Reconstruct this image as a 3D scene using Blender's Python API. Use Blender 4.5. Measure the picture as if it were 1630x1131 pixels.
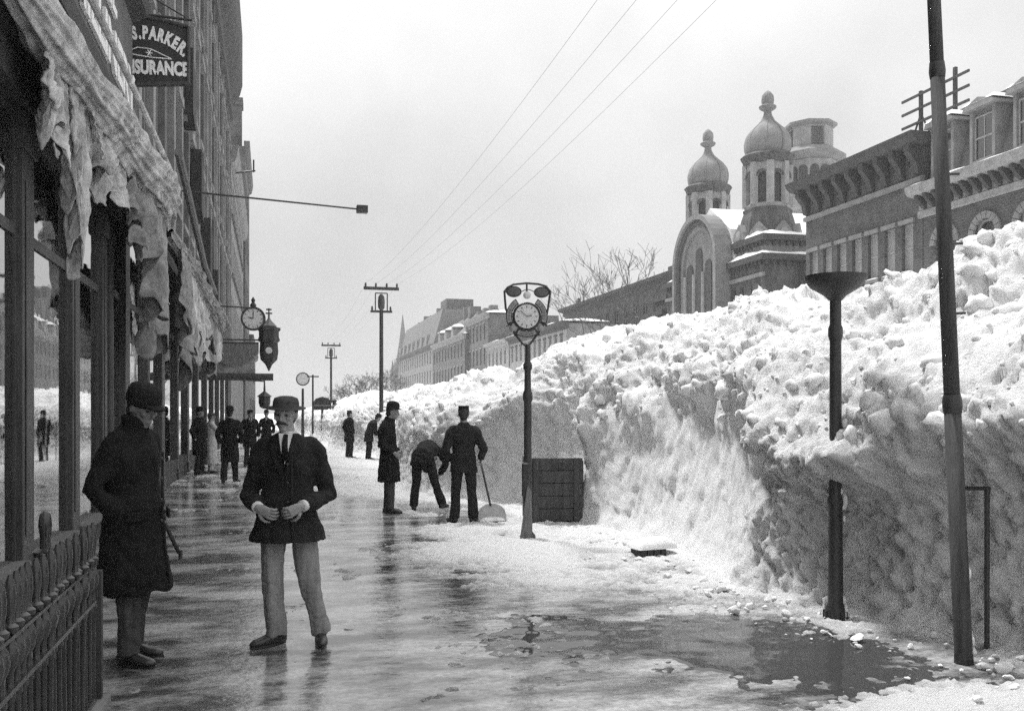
import bpy, bmesh, math, random
import numpy as np
from mathutils import Vector, Matrix, noise as mnoise

for o in list(bpy.data.objects):
    bpy.data.objects.remove(o)
sc = bpy.context.scene
col = sc.collection
R = math.radians
random.seed(7)

# ------------------------------------------------------------------ camera
CAM_H = 1.62
FPX = 1500.0
YAW = math.atan(385 / FPX)
SN, CS = math.sin(YAW), math.cos(YAW)
cd = bpy.data.cameras.new('camera')
cam = bpy.data.objects.new('camera', cd)
col.objects.link(cam)
cam.location = (0, 0, CAM_H)
cam.rotation_euler = (R(90), 0, -YAW)
cd.sensor_width = 36
cd.lens = FPX / 1630 * 36
cd.shift_y = 89.5 / 1630
cd.clip_start = 0.05
cd.clip_end = 4000
sc.camera = cam

# ------------------------------------------------------------------ world, sun, exposure
SUN_EL, SUN_AZ = R(63), R(-21)          # azimuth clockwise from +Y (street direction)
world = bpy.data.worlds.new('World')
sc.world = world
world.use_nodes = True
wn, wl = world.node_tree.nodes, world.node_tree.links
wn.clear()
wo = wn.new('ShaderNodeOutputWorld')
bg = wn.new('ShaderNodeBackground')
sky = wn.new('ShaderNodeTexSky')
sky.sky_type = 'NISHITA'
sky.sun_disc = False
sky.sun_elevation = SUN_EL
sky.sun_rotation = SUN_AZ
sky.dust_density = 4
bw = wn.new('ShaderNodeRGBToBW')
tc = wn.new('ShaderNodeTexCoord')
cn = wn.new('ShaderNodeTexNoise')
cn.inputs['Scale'].default_value = 4.0
cn.inputs['Detail'].default_value = 6
cr = wn.new('ShaderNodeMapRange')
cr.inputs['From Min'].default_value = 0.3
cr.inputs['From Max'].default_value = 0.7
cr.inputs['To Min'].default_value = 5.0
cr.inputs['To Max'].default_value = 6.7
mx = wn.new('ShaderNodeMix')           # a closed, even cloud deck over the clear sky
mx.inputs[0].default_value = 0.86
wl.new(tc.outputs['Generated'], cn.inputs['Vector'])
wl.new(cn.outputs['Fac'], cr.inputs['Value'])
wl.new(sky.outputs['Color'], bw.inputs['Color'])
wl.new(bw.outputs['Val'], mx.inputs[2])
wl.new(cr.outputs['Result'], mx.inputs[3])
sep = wn.new('ShaderNodeSeparateXYZ')  # overcast: the zenith is brighter than the horizon all round
zg = wn.new('ShaderNodeMapRange')
zg.inputs['From Min'].default_value = 0.22
zg.inputs['To Min'].default_value = 0.71
zg.inputs['To Max'].default_value = 1.65
zm = wn.new('ShaderNodeMath')
zm.operation = 'MULTIPLY'
wl.new(tc.outputs['Generated'], sep.inputs[0])
wl.new(sep.outputs['Z'], zg.inputs['Value'])
wl.new(mx.outputs[0], zm.inputs[0])
wl.new(zg.outputs['Result'], zm.inputs[1])
wl.new(zm.outputs[0], bg.inputs['Color'])
bg.inputs['Strength'].default_value = 0.12
wl.new(bg.outputs['Background'], wo.inputs['Surface'])

sd = bpy.data.lights.new('sun', 'SUN')
sd.energy = 3.0
sd.angle = R(9)
sd.color = (1, 1, 1)
sun = bpy.data.objects.new('sun', sd)
col.objects.link(sun)
sdir = Vector((math.sin(SUN_AZ) * math.cos(SUN_EL), math.cos(SUN_AZ) * math.cos(SUN_EL), math.sin(SUN_EL)))
sun.rotation_euler = (-sdir).to_track_quat('-Z', 'Y').to_euler()
sun.location = (10, 10, 40)

sc.view_settings.view_transform = 'Standard'
sc.view_settings.look = 'None'
sc.view_settings.exposure = 0.68
sc.view_settings.gamma = 1
sc.view_settings.use_curve_mapping = False
sc.render.engine = 'CYCLES'
sc.cycles.use_denoising = False
sc.cycles.max_bounces = 6
sc.cycles.volume_bounces = 0
sc.cycles.caustics_reflective = False
sc.cycles.caustics_refractive = False

# ------------------------------------------------------------------ where a pixel meets the place
def ray(px):
    k = (px - 815) / FPX
    return SN + CS * k, CS - SN * k          # world X, Y per unit of depth
def ground(px, py):
    d = CAM_H * FPX / (py - 655)
    a, b = ray(px)
    return a * d, b * d
def onX(px, X):                              # along the plane X: -> Y, depth
    a, b = ray(px)
    d = X / a
    return b * d, d
def hX(px, py, X):
    Y, d = onX(px, X)
    return CAM_H + (655 - py) * d / FPX
def hD(py, d):
    return CAM_H + (655 - py) * d / FPX

# ------------------------------------------------------------------ materials
def M(name, v, rough=0.8, var=0.3, scale=4.0, bump=0.15, spec=0.3, metal=0.0, stretch=(1, 1, 1), fine=40.0):
    m = bpy.data.materials.new(name)
    m.use_nodes = True
    n, l = m.node_tree.nodes, m.node_tree.links
    b = n['Principled BSDF']
    b.inputs['Roughness'].default_value = rough
    b.inputs['Metallic'].default_value = metal
    b.inputs['Specular IOR Level'].default_value = spec
    t = n.new('ShaderNodeTexCoord')
    mp = n.new('ShaderNodeMapping')
    mp.inputs['Scale'].default_value = stretch
    l.new(t.outputs['Object'], mp.inputs['Vector'])
    a = n.new('ShaderNodeTexNoise')
    a.inputs['Scale'].default_value = scale
    a.inputs['Detail'].default_value = 8
    a.inputs['Roughness'].default_value = 0.65
    c = n.new('ShaderNodeTexNoise')
    c.inputs['Scale'].default_value = fine
    c.inputs['Detail'].default_value = 4
    l.new(mp.outputs[0], a.inputs['Vector'])
    l.new(mp.outputs[0], c.inputs['Vector'])
    ad = n.new('ShaderNodeMath')
    ad.operation = 'MULTIPLY_ADD'
    ad.inputs[1].default_value = 0.35
    l.new(c.outputs['Fac'], ad.inputs[0])
    l.new(a.outputs['Fac'], ad.inputs[2])
    r = n.new('ShaderNodeMapRange')
    r.inputs['From Min'].default_value = 0.45
    r.inputs['From Max'].default_value = 0.9
    r.inputs['To Min'].default_value = v * (1 - var)
    r.inputs['To Max'].default_value = v * (1 + var)
    l.new(ad.outputs[0], r.inputs['Value'])
    l.new(r.outputs['Result'], b.inputs['Base Color'])
    if bump:
        bp = n.new('ShaderNodeBump')
        bp.inputs['Strength'].default_value = bump
        bp.inputs['Distance'].default_value = 0.02
        l.new(ad.outputs[0], bp.inputs['Height'])
        l.new(bp.outputs['Normal'], b.inputs['Normal'])
    return m

def brick_mat(name, v, var=0.25):
    m = M(name, v, 0.85, var, 1.2, 0.2)
    n, l = m.node_tree.nodes, m.node_tree.links
    b = n['Principled BSDF']
    t = n.new('ShaderNodeTexCoord')
    mp = n.new('ShaderNodeMapping')
    mp.inputs['Rotation'].default_value = (R(90), 0, 0)
    br = n.new('ShaderNodeTexBrick')
    br.inputs['Scale'].default_value = 2.2
    br.inputs['Color1'].default_value = (1, 1, 1, 1)
    br.inputs['Color2'].default_value = (0.75, 0.75, 0.75, 1)
    br.inputs['Mortar'].default_value = (1.35, 1.35, 1.35, 1)
    br.inputs['Mortar Size'].default_value = 0.03
    l.new(t.outputs['Object'], mp.inputs['Vector'])
    l.new(mp.outputs[0], br.inputs['Vector'])
    src = b.inputs['Base Color'].links[0].from_socket
    mu = n.new('ShaderNodeMix')
    mu.data_type = 'RGBA'
    mu.blend_type = 'MULTIPLY'
    mu.inputs[0].default_value = 1
    l.new(src, mu.inputs[6])
    l.new(br.outputs['Color'], mu.inputs[7])
    l.new(mu.outputs[2], b.inputs['Base Color'])
    return m

def glass_mat(name, v=0.02, rough=0.03, ior=2.2, wave=0.015):
    m = bpy.data.materials.new(name)
    m.use_nodes = True
    n, l = m.node_tree.nodes, m.node_tree.links
    b = n['Principled BSDF']
    b.inputs['Base Color'].default_value = (v, v, v, 1)
    b.inputs['Roughness'].default_value = rough
    b.inputs['IOR'].default_value = ior
    if ior > 3:                                 # plate glass with a second reflecting face
        b.inputs['Coat Weight'].default_value = 1
        b.inputs['Coat IOR'].default_value = 2.0
        b.inputs['Coat Roughness'].default_value = 0.01
    t = n.new('ShaderNodeTexCoord')
    a = n.new('ShaderNodeTexNoise')
    a.inputs['Scale'].default_value = 1.6
    l.new(t.outputs['Object'], a.inputs['Vector'])
    bp = n.new('ShaderNodeBump')
    bp.inputs['Strength'].default_value = wave
    bp.inputs['Distance'].default_value = 0.3
    l.new(a.outputs['Fac'], bp.inputs['Height'])
    l.new(bp.outputs['Normal'], b.inputs['Normal'])
    return m

def snow_mat(name, clean=0.86, dirty_shaded=0.3, bump=0.5, use_attr=True, dscale=2.2, lo=0.35, hi=0.75):
    m = bpy.data.materials.new(name)
    m.use_nodes = True
    n, l = m.node_tree.nodes, m.node_tree.links
    b = n['Principled BSDF']
    b.inputs['Roughness'].default_value = 0.75
    b.inputs['Specular IOR Level'].default_value = 0.25
    t = n.new('ShaderNodeTexCoord')
    def nz(s, d, r=0.6):
        a = n.new('ShaderNodeTexNoise')
        a.inputs['Scale'].default_value = s
        a.inputs['Detail'].default_value = d
        a.inputs['Roughness'].default_value = r
        l.new(t.outputs['Object'], a.inputs['Vector'])
        return a
    g1, g2, g3 = nz(dscale, 10, 0.75), nz(15, 9, 0.78), nz(60, 6, 0.7)
    mr = n.new('ShaderNodeMapRange')
    mr.inputs['From Min'].default_value = lo
    mr.inputs['From Max'].default_value = hi
    l.new(g1.outputs['Fac'], mr.inputs['Value'])
    sp = n.new('ShaderNodeMapRange')          # dark flecks: shade of small pits put into the colour
    sp.inputs['From Min'].default_value = 0.63
    sp.inputs['From Max'].default_value = 0.72
    l.new(g2.outputs['Fac'], sp.inputs['Value'])
    mul = n.new('ShaderNodeMath')
    mul.operation = 'MULTIPLY_ADD'
    l.new(mr.outputs['Result'], mul.inputs[0])
    if use_attr:
        at = n.new('ShaderNodeAttribute')
        at.attribute_name = 'dirt_and_shade'
        l.new(at.outputs['Fac'], mul.inputs[1])
        hf = n.new('ShaderNodeMath')
        hf.operation = 'MULTIPLY'
        hf.inputs[1].default_value = 0.45
        l.new(at.outputs['Fac'], hf.inputs[0])
        l.new(hf.outputs[0], mul.inputs[2])
    else:
        mul.inputs[1].default_value = 0.5
        mul.inputs[2].default_value = 0.0
    s2 = n.new('ShaderNodeMath')
    s2.operation = 'MULTIPLY_ADD'
    s2.use_clamp = True
    s2.inputs[1].default_value = 0.35
    l.new(sp.outputs['Result'], s2.inputs[0])
    l.new(mul.outputs[0], s2.inputs[2])
    mx = n.new('ShaderNodeMix')
    mx.inputs[2].default_value = clean
    mx.inputs[3].default_value = dirty_shaded
    l.new(s2.outputs[0], mx.inputs[0])
    l.new(mx.outputs[0], b.inputs['Base Color'])
    hs = n.new('ShaderNodeMath')
    hs.operation = 'MULTIPLY_ADD'
    hs.inputs[1].default_value = 0.7
    l.new(g3.outputs['Fac'], hs.inputs[0])
    l.new(g2.outputs['Fac'], hs.inputs[2])
    bp = n.new('ShaderNodeBump')
    bp.inputs['Strength'].default_value = bump
    bp.inputs['Distance'].default_value = 0.06
    l.new(hs.outputs[0], bp.inputs['Height'])
    l.new(bp.outputs['Normal'], b.inputs['Normal'])
    return m

def wet_mat(name):
    m = bpy.data.materials.new(name)
    m.use_nodes = True
    n, l = m.node_tree.nodes, m.node_tree.links
    b = n['Principled BSDF']
    t = n.new('ShaderNodeTexCoord')
    def nz(s, d, r=0.6, st=(1, 1, 1)):
        mp = n.new('ShaderNodeMapping')
        mp.inputs['Scale'].default_value = st
        l.new(t.outputs['Object'], mp.inputs['Vector'])
        a = n.new('ShaderNodeTexNoise')
        a.inputs['Scale'].default_value = s
        a.inputs['Detail'].default_value = d
        a.inputs['Roughness'].default_value = r
        l.new(mp.outputs[0], a.inputs['Vector'])
        return a
    def mr(src, f0, f1, t0, t1):
        q = n.new('ShaderNodeMapRange')
        q.inputs['From Min'].default_value = f0
        q.inputs['From Max'].default_value = f1
        q.inputs['To Min'].default_value = t0
        q.inputs['To Max'].default_value = t1
        l.new(src, q.inputs['Value'])
        return q.outputs['Result']
    big = nz(1.5, 10, 0.70, (0.65, 1.2, 1))
    fin = nz(24, 5, 0.7, (1, 1, 1))
    colr = n.new('ShaderNodeMix')
    l.new(mr(big.outputs['Fac'], 0.42, 0.60, 0, 1), colr.inputs[0])
    l.new(mr(fin.outputs['Fac'], 0.35, 0.7, 0.03, 0.08), colr.inputs[2])
    l.new(mr(fin.outputs['Fac'], 0.3, 0.7, 0.24, 0.62), colr.inputs[3])
    l.new(colr.outputs[0], b.inputs['Base Color'])
    l.new(mr(big.outputs['Fac'], 0.36, 0.66, 0.04, 0.22), b.inputs['Roughness'])
    b.inputs['IOR'].default_value = 1.6
    b.inputs['Specular IOR Level'].default_value = 0.7
    rip = nz(6.0, 4, 0.55, (1, 1.2, 1))
    hs = n.new('ShaderNodeMath')
    hs.operation = 'MULTIPLY_ADD'
    hs.inputs[1].default_value = 0.12
    l.new(fin.outputs['Fac'], hs.inputs[0])
    l.new(rip.outputs['Fac'], hs.inputs[2])
    bp = n.new('ShaderNodeBump')
    bp.inputs['Strength'].default_value = 0.36
    bp.inputs['Distance'].default_value = 0.02
    l.new(hs.outputs[0], bp.inputs['Height'])
    l.new(bp.outputs['Normal'], b.inputs['Normal'])
    return m

MAT = dict(
    iron=M('iron', 0.025, 0.5, 0.4, 9, 0.25, 0.5),
    iron_gloss=M('iron_gloss', 0.035, 0.22, 0.5, 14, 0.2, 0.6),
    polewood=M('pole_wood', 0.055, 0.8, 0.5, 5, 0.5, stretch=(4, 4, 0.4)),
    darkwood=M('dark_wood', 0.055, 0.65, 0.5, 4, 0.4, stretch=(4, 4, 0.5)),
    greywood=M('grey_wood', 0.16, 0.8, 0.4, 4, 0.4, stretch=(4, 4, 0.5)),
    palewood=M('pale_wood', 0.42, 0.8, 0.3, 6, 0.3),
    postpaint=M('post_paint', 0.075, 0.55, 0.45, 3, 0.25, stretch=(3, 3, 0.5)),
    shopdark=M('shop_dark', 0.035, 0.7, 0.4, 3, 0.2),
    facade_pale=M('facade_pale', 0.23, 0.85, 0.35, 2.0, 0.2, stretch=(1, 1, 0.6)),
    facade_mid=M('facade_mid', 0.12, 0.85, 0.35, 2.0, 0.2),
    facade_dark=M('facade_dark', 0.075, 0.85, 0.4, 2.0, 0.2),
    brick_mid=brick_mat('brick_mid', 0.11, 0.45),
    brick_dark=brick_mat('brick_dark', 0.085, 0.45),
    stone=M('stone', 0.21, 0.85, 0.3, 1.4, 0.3),
    stone_pale=M('stone_pale', 0.30, 0.85, 0.28, 1.6, 0.2),
    stone_dark=M('stone_dark', 0.085, 0.85, 0.6, 1.5, 0.35, stretch=(1.6, 1.6, 0.5)),
    trim=M('trim', 0.28, 0.8, 0.3, 3, 0.15),
    trim_dark=M('trim_dark', 0.06, 0.8, 0.35, 3, 0.15),
    roof=M('roof_slate', 0.14, 0.7, 0.35, 2.5, 0.3, stretch=(1, 1, 4)),
    roof_dark=M('roof_dark', 0.07, 0.7, 0.35, 2.5, 0.3),
    pane=glass_mat('pane', 0.03, 0.06, 2.0),
    pane_pale=glass_mat('pane_pale', 0.32, 0.15, 1.7),
    shopglass=glass_mat('shop_glass', 0.012, 0.015, 3.3, 0.02),
    sash=M('sash', 0.33, 0.7, 0.2, 5, 0.1),
    canvas=M('canvas', 0.46, 0.9, 0.65, 4.0, 0.6, stretch=(1, 1, 0.5), fine=30),
    canvas_dark=M('canvas_dark', 0.26, 0.9, 0.6, 2.6, 0.9, fine=16),
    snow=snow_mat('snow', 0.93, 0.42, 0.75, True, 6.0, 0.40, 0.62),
    snow_clean=snow_mat('snow_clean', 0.86, 0.55, 0.4, False),
    water=glass_mat('puddle_water', 0.05, 0.05, 1.4, 0.12),
    slush=snow_mat('slush', 0.86, 0.20, 0.8, True, 5.0, 0.42, 0.75),
    wet=wet_mat('wet_pavement'),
    sign=M('sign_board', 0.035, 0.6, 0.4, 6, 0.15),
    letter=M('letter_paint', 0.75, 0.7, 0.2, 20, 0.05),
    dial=M('dial', 0.62, 0.5, 0.12, 14, 0.05),
    dialmark=M('dial_mark', 0.18, 0.6, 0.2, 14, 0.0),
    lens=M('lens', 0.10, 0.3, 0.4, 60, 0.1),
    skin=M('skin', 0.31, 0.6, 0.15, 22, 0.12),
    skin_shaded=M('skin_shadowy', 0.19, 0.6, 0.2, 22, 0.12),  # same skin with the shadow on the face put into its colour
    hair=M('hair', 0.035, 0.7, 0.4, 60, 0.4, stretch=(1, 1, 0.3)),
    hair_grey=M('hair_grey', 0.20, 0.7, 0.4, 60, 0.4),
    coat=M('coat_black', 0.012, 0.92, 0.5, 9, 0.3, 0.15, fine=140),
    jacket=M('jacket_dark', 0.020, 0.92, 0.5, 9, 0.3, 0.15, fine=140),
    trouser_pale=M('trouser_grey', 0.25, 0.92, 0.35, 7, 0.3, 0.15, stretch=(2, 2, 0.4), fine=90),
    trouser=M('trouser_dark', 0.022, 0.92, 0.4, 9, 0.3, 0.15, fine=140),
    trouser_mid=M('trouser_mid', 0.06, 0.92, 0.4, 9, 0.3, 0.15, fine=140),
    linen=M('linen', 0.72, 0.8, 0.1, 9, 0.1),
    apron=M('apron', 0.45, 0.9, 0.3, 6, 0.2),
    felt=M('felt', 0.018, 0.95, 0.4, 30, 0.3, 0.1),
    felt_grey=M('felt_grey', 0.06, 0.95, 0.4, 30, 0.3, 0.1),
    leather=M('leather', 0.022, 0.35, 0.5, 20, 0.2, 0.5),
    bark=M('bark', 0.09, 0.9, 0.4, 5, 0.3),
    eye=M('eye', 0.02, 0.2, 0.1, 5, 0.0),
)

# ------------------------------------------------------------------ mesh helpers
class MB:
    def __init__(s):
        s.v, s.f = [], []
    def add(s, vs, fs):
        o = len(s.v)
        s.v += [tuple(p) for p in vs]
        s.f += [tuple(i + o for i in f) for f in fs]
        return s
    def box(s, x0, x1, y0, y1, z0, z1):
        return s.add([(x0, y0, z0), (x1, y0, z0), (x1, y1, z0), (x0, y1, z0), (x0, y0, z1), (x1, y0, z1), (x1, y1, z1), (x0, y1, z1)],
                     [(0, 3, 2, 1), (4, 5, 6, 7), (0, 1, 5, 4), (1, 2, 6, 5), (2, 3, 7, 6), (3, 0, 4, 7)])
    def quad(s, a, b, c, d):
        return s.add([a, b, c, d], [(0, 1, 2, 3)])
    def prism(s, poly, y0, y1):               # poly in local x,z ; extruded along y
        n = len(poly)
        vs = [(x, y0, z) for x, z in poly] + [(x, y1, z) for x, z in poly]
        fs = [tuple(range(n)), tuple(range(2 * n - 1, n - 1, -1))]
        fs += [(i, i + n, (i + 1) % n + n, (i + 1) % n) for i in range(n)]
        return s.add(vs, fs)
    def prism_x(s, poly, x0, x1):             # poly in y,z ; extruded along x
        n = len(poly)
        vs = [(x0, y, z) for y, z in poly] + [(x1, y, z) for y, z in poly]
        fs = [tuple(range(n)), tuple(range(2 * n - 1, n - 1, -1))]
        fs += [(i, i + n, (i + 1) % n + n, (i + 1) % n) for i in range(n)]
        return s.add(vs, fs)
    def lathe(s, prof, n=16, c=(0, 0, 0), rot=0.0, sx=1, sy=1, ring=False):
        vs, fs = [], []
        for r, z in prof:
            for i in range(n):
                a = 2 * math.pi * i / n + rot
                vs.append((c[0] + max(r, 1e-4) * math.cos(a) * sx, c[1] + max(r, 1e-4) * math.sin(a) * sy, c[2] + z))
        m = len(prof)
        for j in range(m if ring else m - 1):
            k = (j + 1) % m
            for i in range(n):
                fs.append((j * n + i, j * n + (i + 1) % n, k * n + (i + 1) % n, k * n + i))
        if not ring:
            fs.append(tuple(range(n - 1, -1, -1)))
            fs.append(tuple((m - 1) * n + i for i in range(n)))
        return s.add(vs, fs)
    def tube(s, path, rad, n=10, lat=None, ry=None, closed=False):
        """loft of ellipses along a path; lat = lateral axis carrying rad, ry the other radius"""
        P = [Vector(p) for p in path]
        m = len(P)
        if not hasattr(rad, '__len__'):
            rad = [rad] * m
        if ry is None:
            ry = rad
        elif not hasattr(ry, '__len__'):
            ry = [ry] * m
        vs, fs = [], []
        prev = None
        for j in range(m):
            if closed:
                t = (P[(j + 1) % m] - P[(j - 1) % m])
            else:
                t = (P[min(j + 1, m - 1)] - P[max(j - 1, 0)])
            t = t.normalized()
            if lat is not None:
                a = Vector(lat)
            elif prev is None:
                a = Vector((0, 0, 1)) if abs(t.z) < 0.9 else Vector((1, 0, 0))
            else:
                a = prev
            a = (a - t * a.dot(t)).normalized()
            prev = a
            b = t.cross(a)
            for i in range(n):
                th = 2 * math.pi * i / n
                vs.append(P[j] + a * (rad[j] * math.cos(th)) + b * (ry[j] * math.sin(th)))
        for j in range(m if closed else m - 1):
            k = (j + 1) % m
            for i in range(n):
                fs.append((j * n + i, j * n + (i + 1) % n, k * n + (i + 1) % n, k * n + i))
        if not closed:
            fs.append(tuple(range(n - 1, -1, -1)))
            fs.append(tuple((m - 1) * n + i for i in range(n)))
        return s.add(vs, fs)
    def ball(s, c, r, n=12, m=8, mat=None):
        if not hasattr(r, '__len__'):
            r = (r, r, r)
        vs, fs = [], []
        for j in range(m + 1):
            ph = math.pi * j / m
            for i in range(n):
                th = 2 * math.pi * i / n
                p = Vector((r[0] * max(math.sin(ph), 1e-3) * math.cos(th), r[1] * max(math.sin(ph), 1e-3) * math.sin(th), -r[2] * math.cos(ph)))
                if mat is not None:
                    p = mat @ p
                vs.append(p + Vector(c))
        for j in range(m):
            for i in range(n):
                fs.append((j * n + i, j * n + (i + 1) % n, (j + 1) * n + (i + 1) % n, (j + 1) * n + i))
        fs.append(tuple(range(n - 1, -1, -1)))
        fs.append(tuple(m * n + i for i in range(n)))
        return s.add(vs, fs)
    def xf(s, mat, start=0):
        for i in range(start, len(s.v)):
            s.v[i] = tuple(mat @ Vector(s.v[i]))
        return s
    def mesh(s, name, mat, smooth=False, bevel=0):
        me = bpy.data.meshes.new(name)
        me.from_pydata(s.v, [], s.f)
        bm = bmesh.new()
        bm.from_mesh(me)
        bmesh.ops.recalc_face_normals(bm, faces=bm.faces)
        if bevel:
            bmesh.ops.bevel(bm, geom=[e for e in bm.edges if len(e.link_faces) == 2 and e.calc_face_angle(0) > 0.6], offset=bevel, segments=1, affect='EDGES', clamp_overlap=True)
        bm.to_mesh(me)
        bm.free()
        if smooth:
            for p in me.polygons:
                p.use_smooth = True
            if smooth != 'all':
                try:
                    me.set_sharp_from_angle(angle=R(40))
                except Exception:
                    pass
        me.materials.append(MAT[mat] if isinstance(mat, str) else mat)
        return me
    def build(s, name, mat, parent=None, loc=(0, 0, 0), rot=(0, 0, 0), smooth=False, bevel=0):
        return put(name, s.mesh(name, mat, smooth, bevel), parent, loc, rot)

def put(name, me, parent=None, loc=(0, 0, 0), rot=(0, 0, 0), scale=(1, 1, 1)):
    o = bpy.data.objects.new(name, me)
    col.objects.link(o)
    o.parent = parent
    o.location = loc
    o.rotation_euler = rot
    o.scale = scale
    return o

def thing(name, label, cat, loc=(0, 0, 0), rotz=0, group=None):
    o = put(name, None, None, loc, (0, 0, rotz))
    return tag(o, label, cat, group)
def tag(o, label, cat, group=None):
    o['label'] = label
    o['category'] = cat
    if group:
        o['group'] = group
    return o
def structure(o):
    o['kind'] = 'structure'
    return o
def stuff(o):
    o['kind'] = 'stuff'
    return o

def text_mb(body, size, depth, bold=0.0, align='LEFT', sx=1.0):
    c = bpy.data.curves.new('t', 'FONT')
    c.body = body
    c.size = size
    c.extrude = depth
    c.offset = bold
    c.align_x = align
    c.resolution_u = 3
    o = bpy.data.objects.new('t', c)
    col.objects.link(o)
    bpy.context.view_layer.update()
    me = bpy.data.meshes.new_from_object(o.evaluated_get(bpy.context.evaluated_depsgraph_get()))
    mb = MB()
    mb.add([(v.co.x * sx, v.co.y, v.co.z) for v in me.vertices], [tuple(p.vertices) for p in me.polygons])
    bpy.data.objects.remove(o)
    bpy.data.curves.remove(c)
    bpy.data.meshes.remove(me)
    return mb                                  # lies in local x,y ; depth along z

# vectorised noise ------------------------------------------------
_rng = np.random.RandomState(3)
_perm = _rng.permutation(512)
_perm = np.concatenate([_perm, _perm, _perm])
_grad = _rng.normal(size=(512, 3))
_grad /= np.linalg.norm(_grad, axis=1)[:, None]
_jit = _rng.rand(512, 3)
def _h(i, j, k):
    return _perm[_perm[_perm[i & 511] + (j & 511)] + (k & 511)]
def perlin(x, y, z):
    xi, yi, zi = np.floor(x).astype(int), np.floor(y).astype(int), np.floor(z).astype(int)
    xf, yf, zf = x - xi, y - yi, z - zi
    u, v, w = [t * t * t * (t * (t * 6 - 15) + 10) for t in (xf, yf, zf)]
    res = 0
    for dx in (0, 1):
        for dy in (0, 1):
            for dz in (0, 1):
                g = _grad[_h(xi + dx, yi + dy, zi + dz)]
                d = g[..., 0] * (xf - dx) + g[..., 1] * (yf - dy) + g[..., 2] * (zf - dz)
                res = res + d * (u if dx else 1 - u) * (v if dy else 1 - v) * (w if dz else 1 - w)
    return res
def fbm(x, y, z, s, octv=4, g=0.5):
    r, a = 0, 1.0
    for _ in range(octv):
        r = r + a * perlin(x * s + 7.1, y * s + 3.3, z * s + 1.7)
        s *= 2.03
        a *= g
    return r
def worley(x, y, z, s):
    x, y, z = x * s, y * s, z * s
    xi, yi, zi = np.floor(x).astype(int), np.floor(y).astype(int), np.floor(z).astype(int)
    best = np.full(x.shape, 9.0)
    for dx in (-1, 0, 1):
        for dy in (-1, 0, 1):
            for dz in (-1, 0, 1):
                j = _jit[_h(xi + dx, yi + dy, zi + dz)]
                d = (xi + dx + j[..., 0] - x) ** 2 + (yi + dy + j[..., 1] - y) ** 2 + (zi + dz + j[..., 2] - z) ** 2
                best = np.minimum(best, d)
    return np.sqrt(best)

def cell_id(x, y, z):
    """random value of the nearest scattered point: flat shovel facets"""
    xi, yi, zi = np.floor(x).astype(int), np.floor(y).astype(int), np.floor(z).astype(int)
    best, val = np.full(x.shape, 9.0), np.zeros(x.shape)
    for dx in (-1, 0, 1):
        for dy in (-1, 0, 1):
            for dz in (-1, 0, 1):
                h = _h(xi + dx, yi + dy, zi + dz)
                j = _jit[h]
                ex, ey, ez = xi + dx + j[..., 0] - x, yi + dy + j[..., 1] - y, zi + dz + j[..., 2] - z
                d = ex ** 2 + ey ** 2 + ez ** 2
                m = d < best
                best = np.where(m, d, best)
                val = np.where(m, j[..., 1] + 0.8 * (ey * (j[..., 0] - 0.5) + ez * (j[..., 2] - 0.3)), val)
    return val
def grid_mesh(name, X, Y, Z, mat, keep=None, attr=None):
    ny, nx = X.shape
    idx = np.arange(ny * nx).reshape(ny, nx)
    q = np.stack([idx[:-1, :-1], idx[:-1, 1:], idx[1:, 1:], idx[1:, :-1]], -1).reshape(-1, 4)
    vs = np.stack([X, Y, Z], -1).reshape(-1, 3)
    if keep is not None:
        q = q[keep.reshape(-1)[q].any(axis=1)]
        used = np.unique(q)
        rm = np.full(len(vs), -1)
        rm[used] = np.arange(len(used))
        q, vs = rm[q], vs[used]
        if attr is not None:
            attr = attr.reshape(-1)[used]
    me = bpy.data.meshes.new(name)
    me.vertices.add(len(vs))
    me.vertices.foreach_set('co', vs.astype(np.float32).ravel())
    me.loops.add(len(q) * 4)
    me.loops.foreach_set('vertex_index', q.astype(np.int32).ravel())
    me.polygons.add(len(q))
    me.polygons.foreach_set('loop_start', np.arange(0, len(q) * 4, 4, dtype=np.int32))
    me.polygons.foreach_set('use_smooth', np.ones(len(q), dtype=bool))
    me.update(calc_edges=True)
    if attr is not None:
        a = me.attributes.new('dirt_and_shade', 'FLOAT', 'POINT')
        a.data.foreach_set('value', np.asarray(attr, dtype=np.float32).ravel())
    me.materials.append(MAT[mat])
    return me

# ================================================================== the ground
g = MB().quad((-300, -100, -0.03), (300, -100, -0.03), (300, 750, -0.03), (-300, 750, -0.03)).build('ground', 'snow_clean')
structure(g)
sw = MB().quad((-2.6, -6, 0), (6.0, -6, 0), (6.0, 130, 0), (-2.6, 130, 0)).build('sidewalk', 'wet')
structure(sw)

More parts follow.
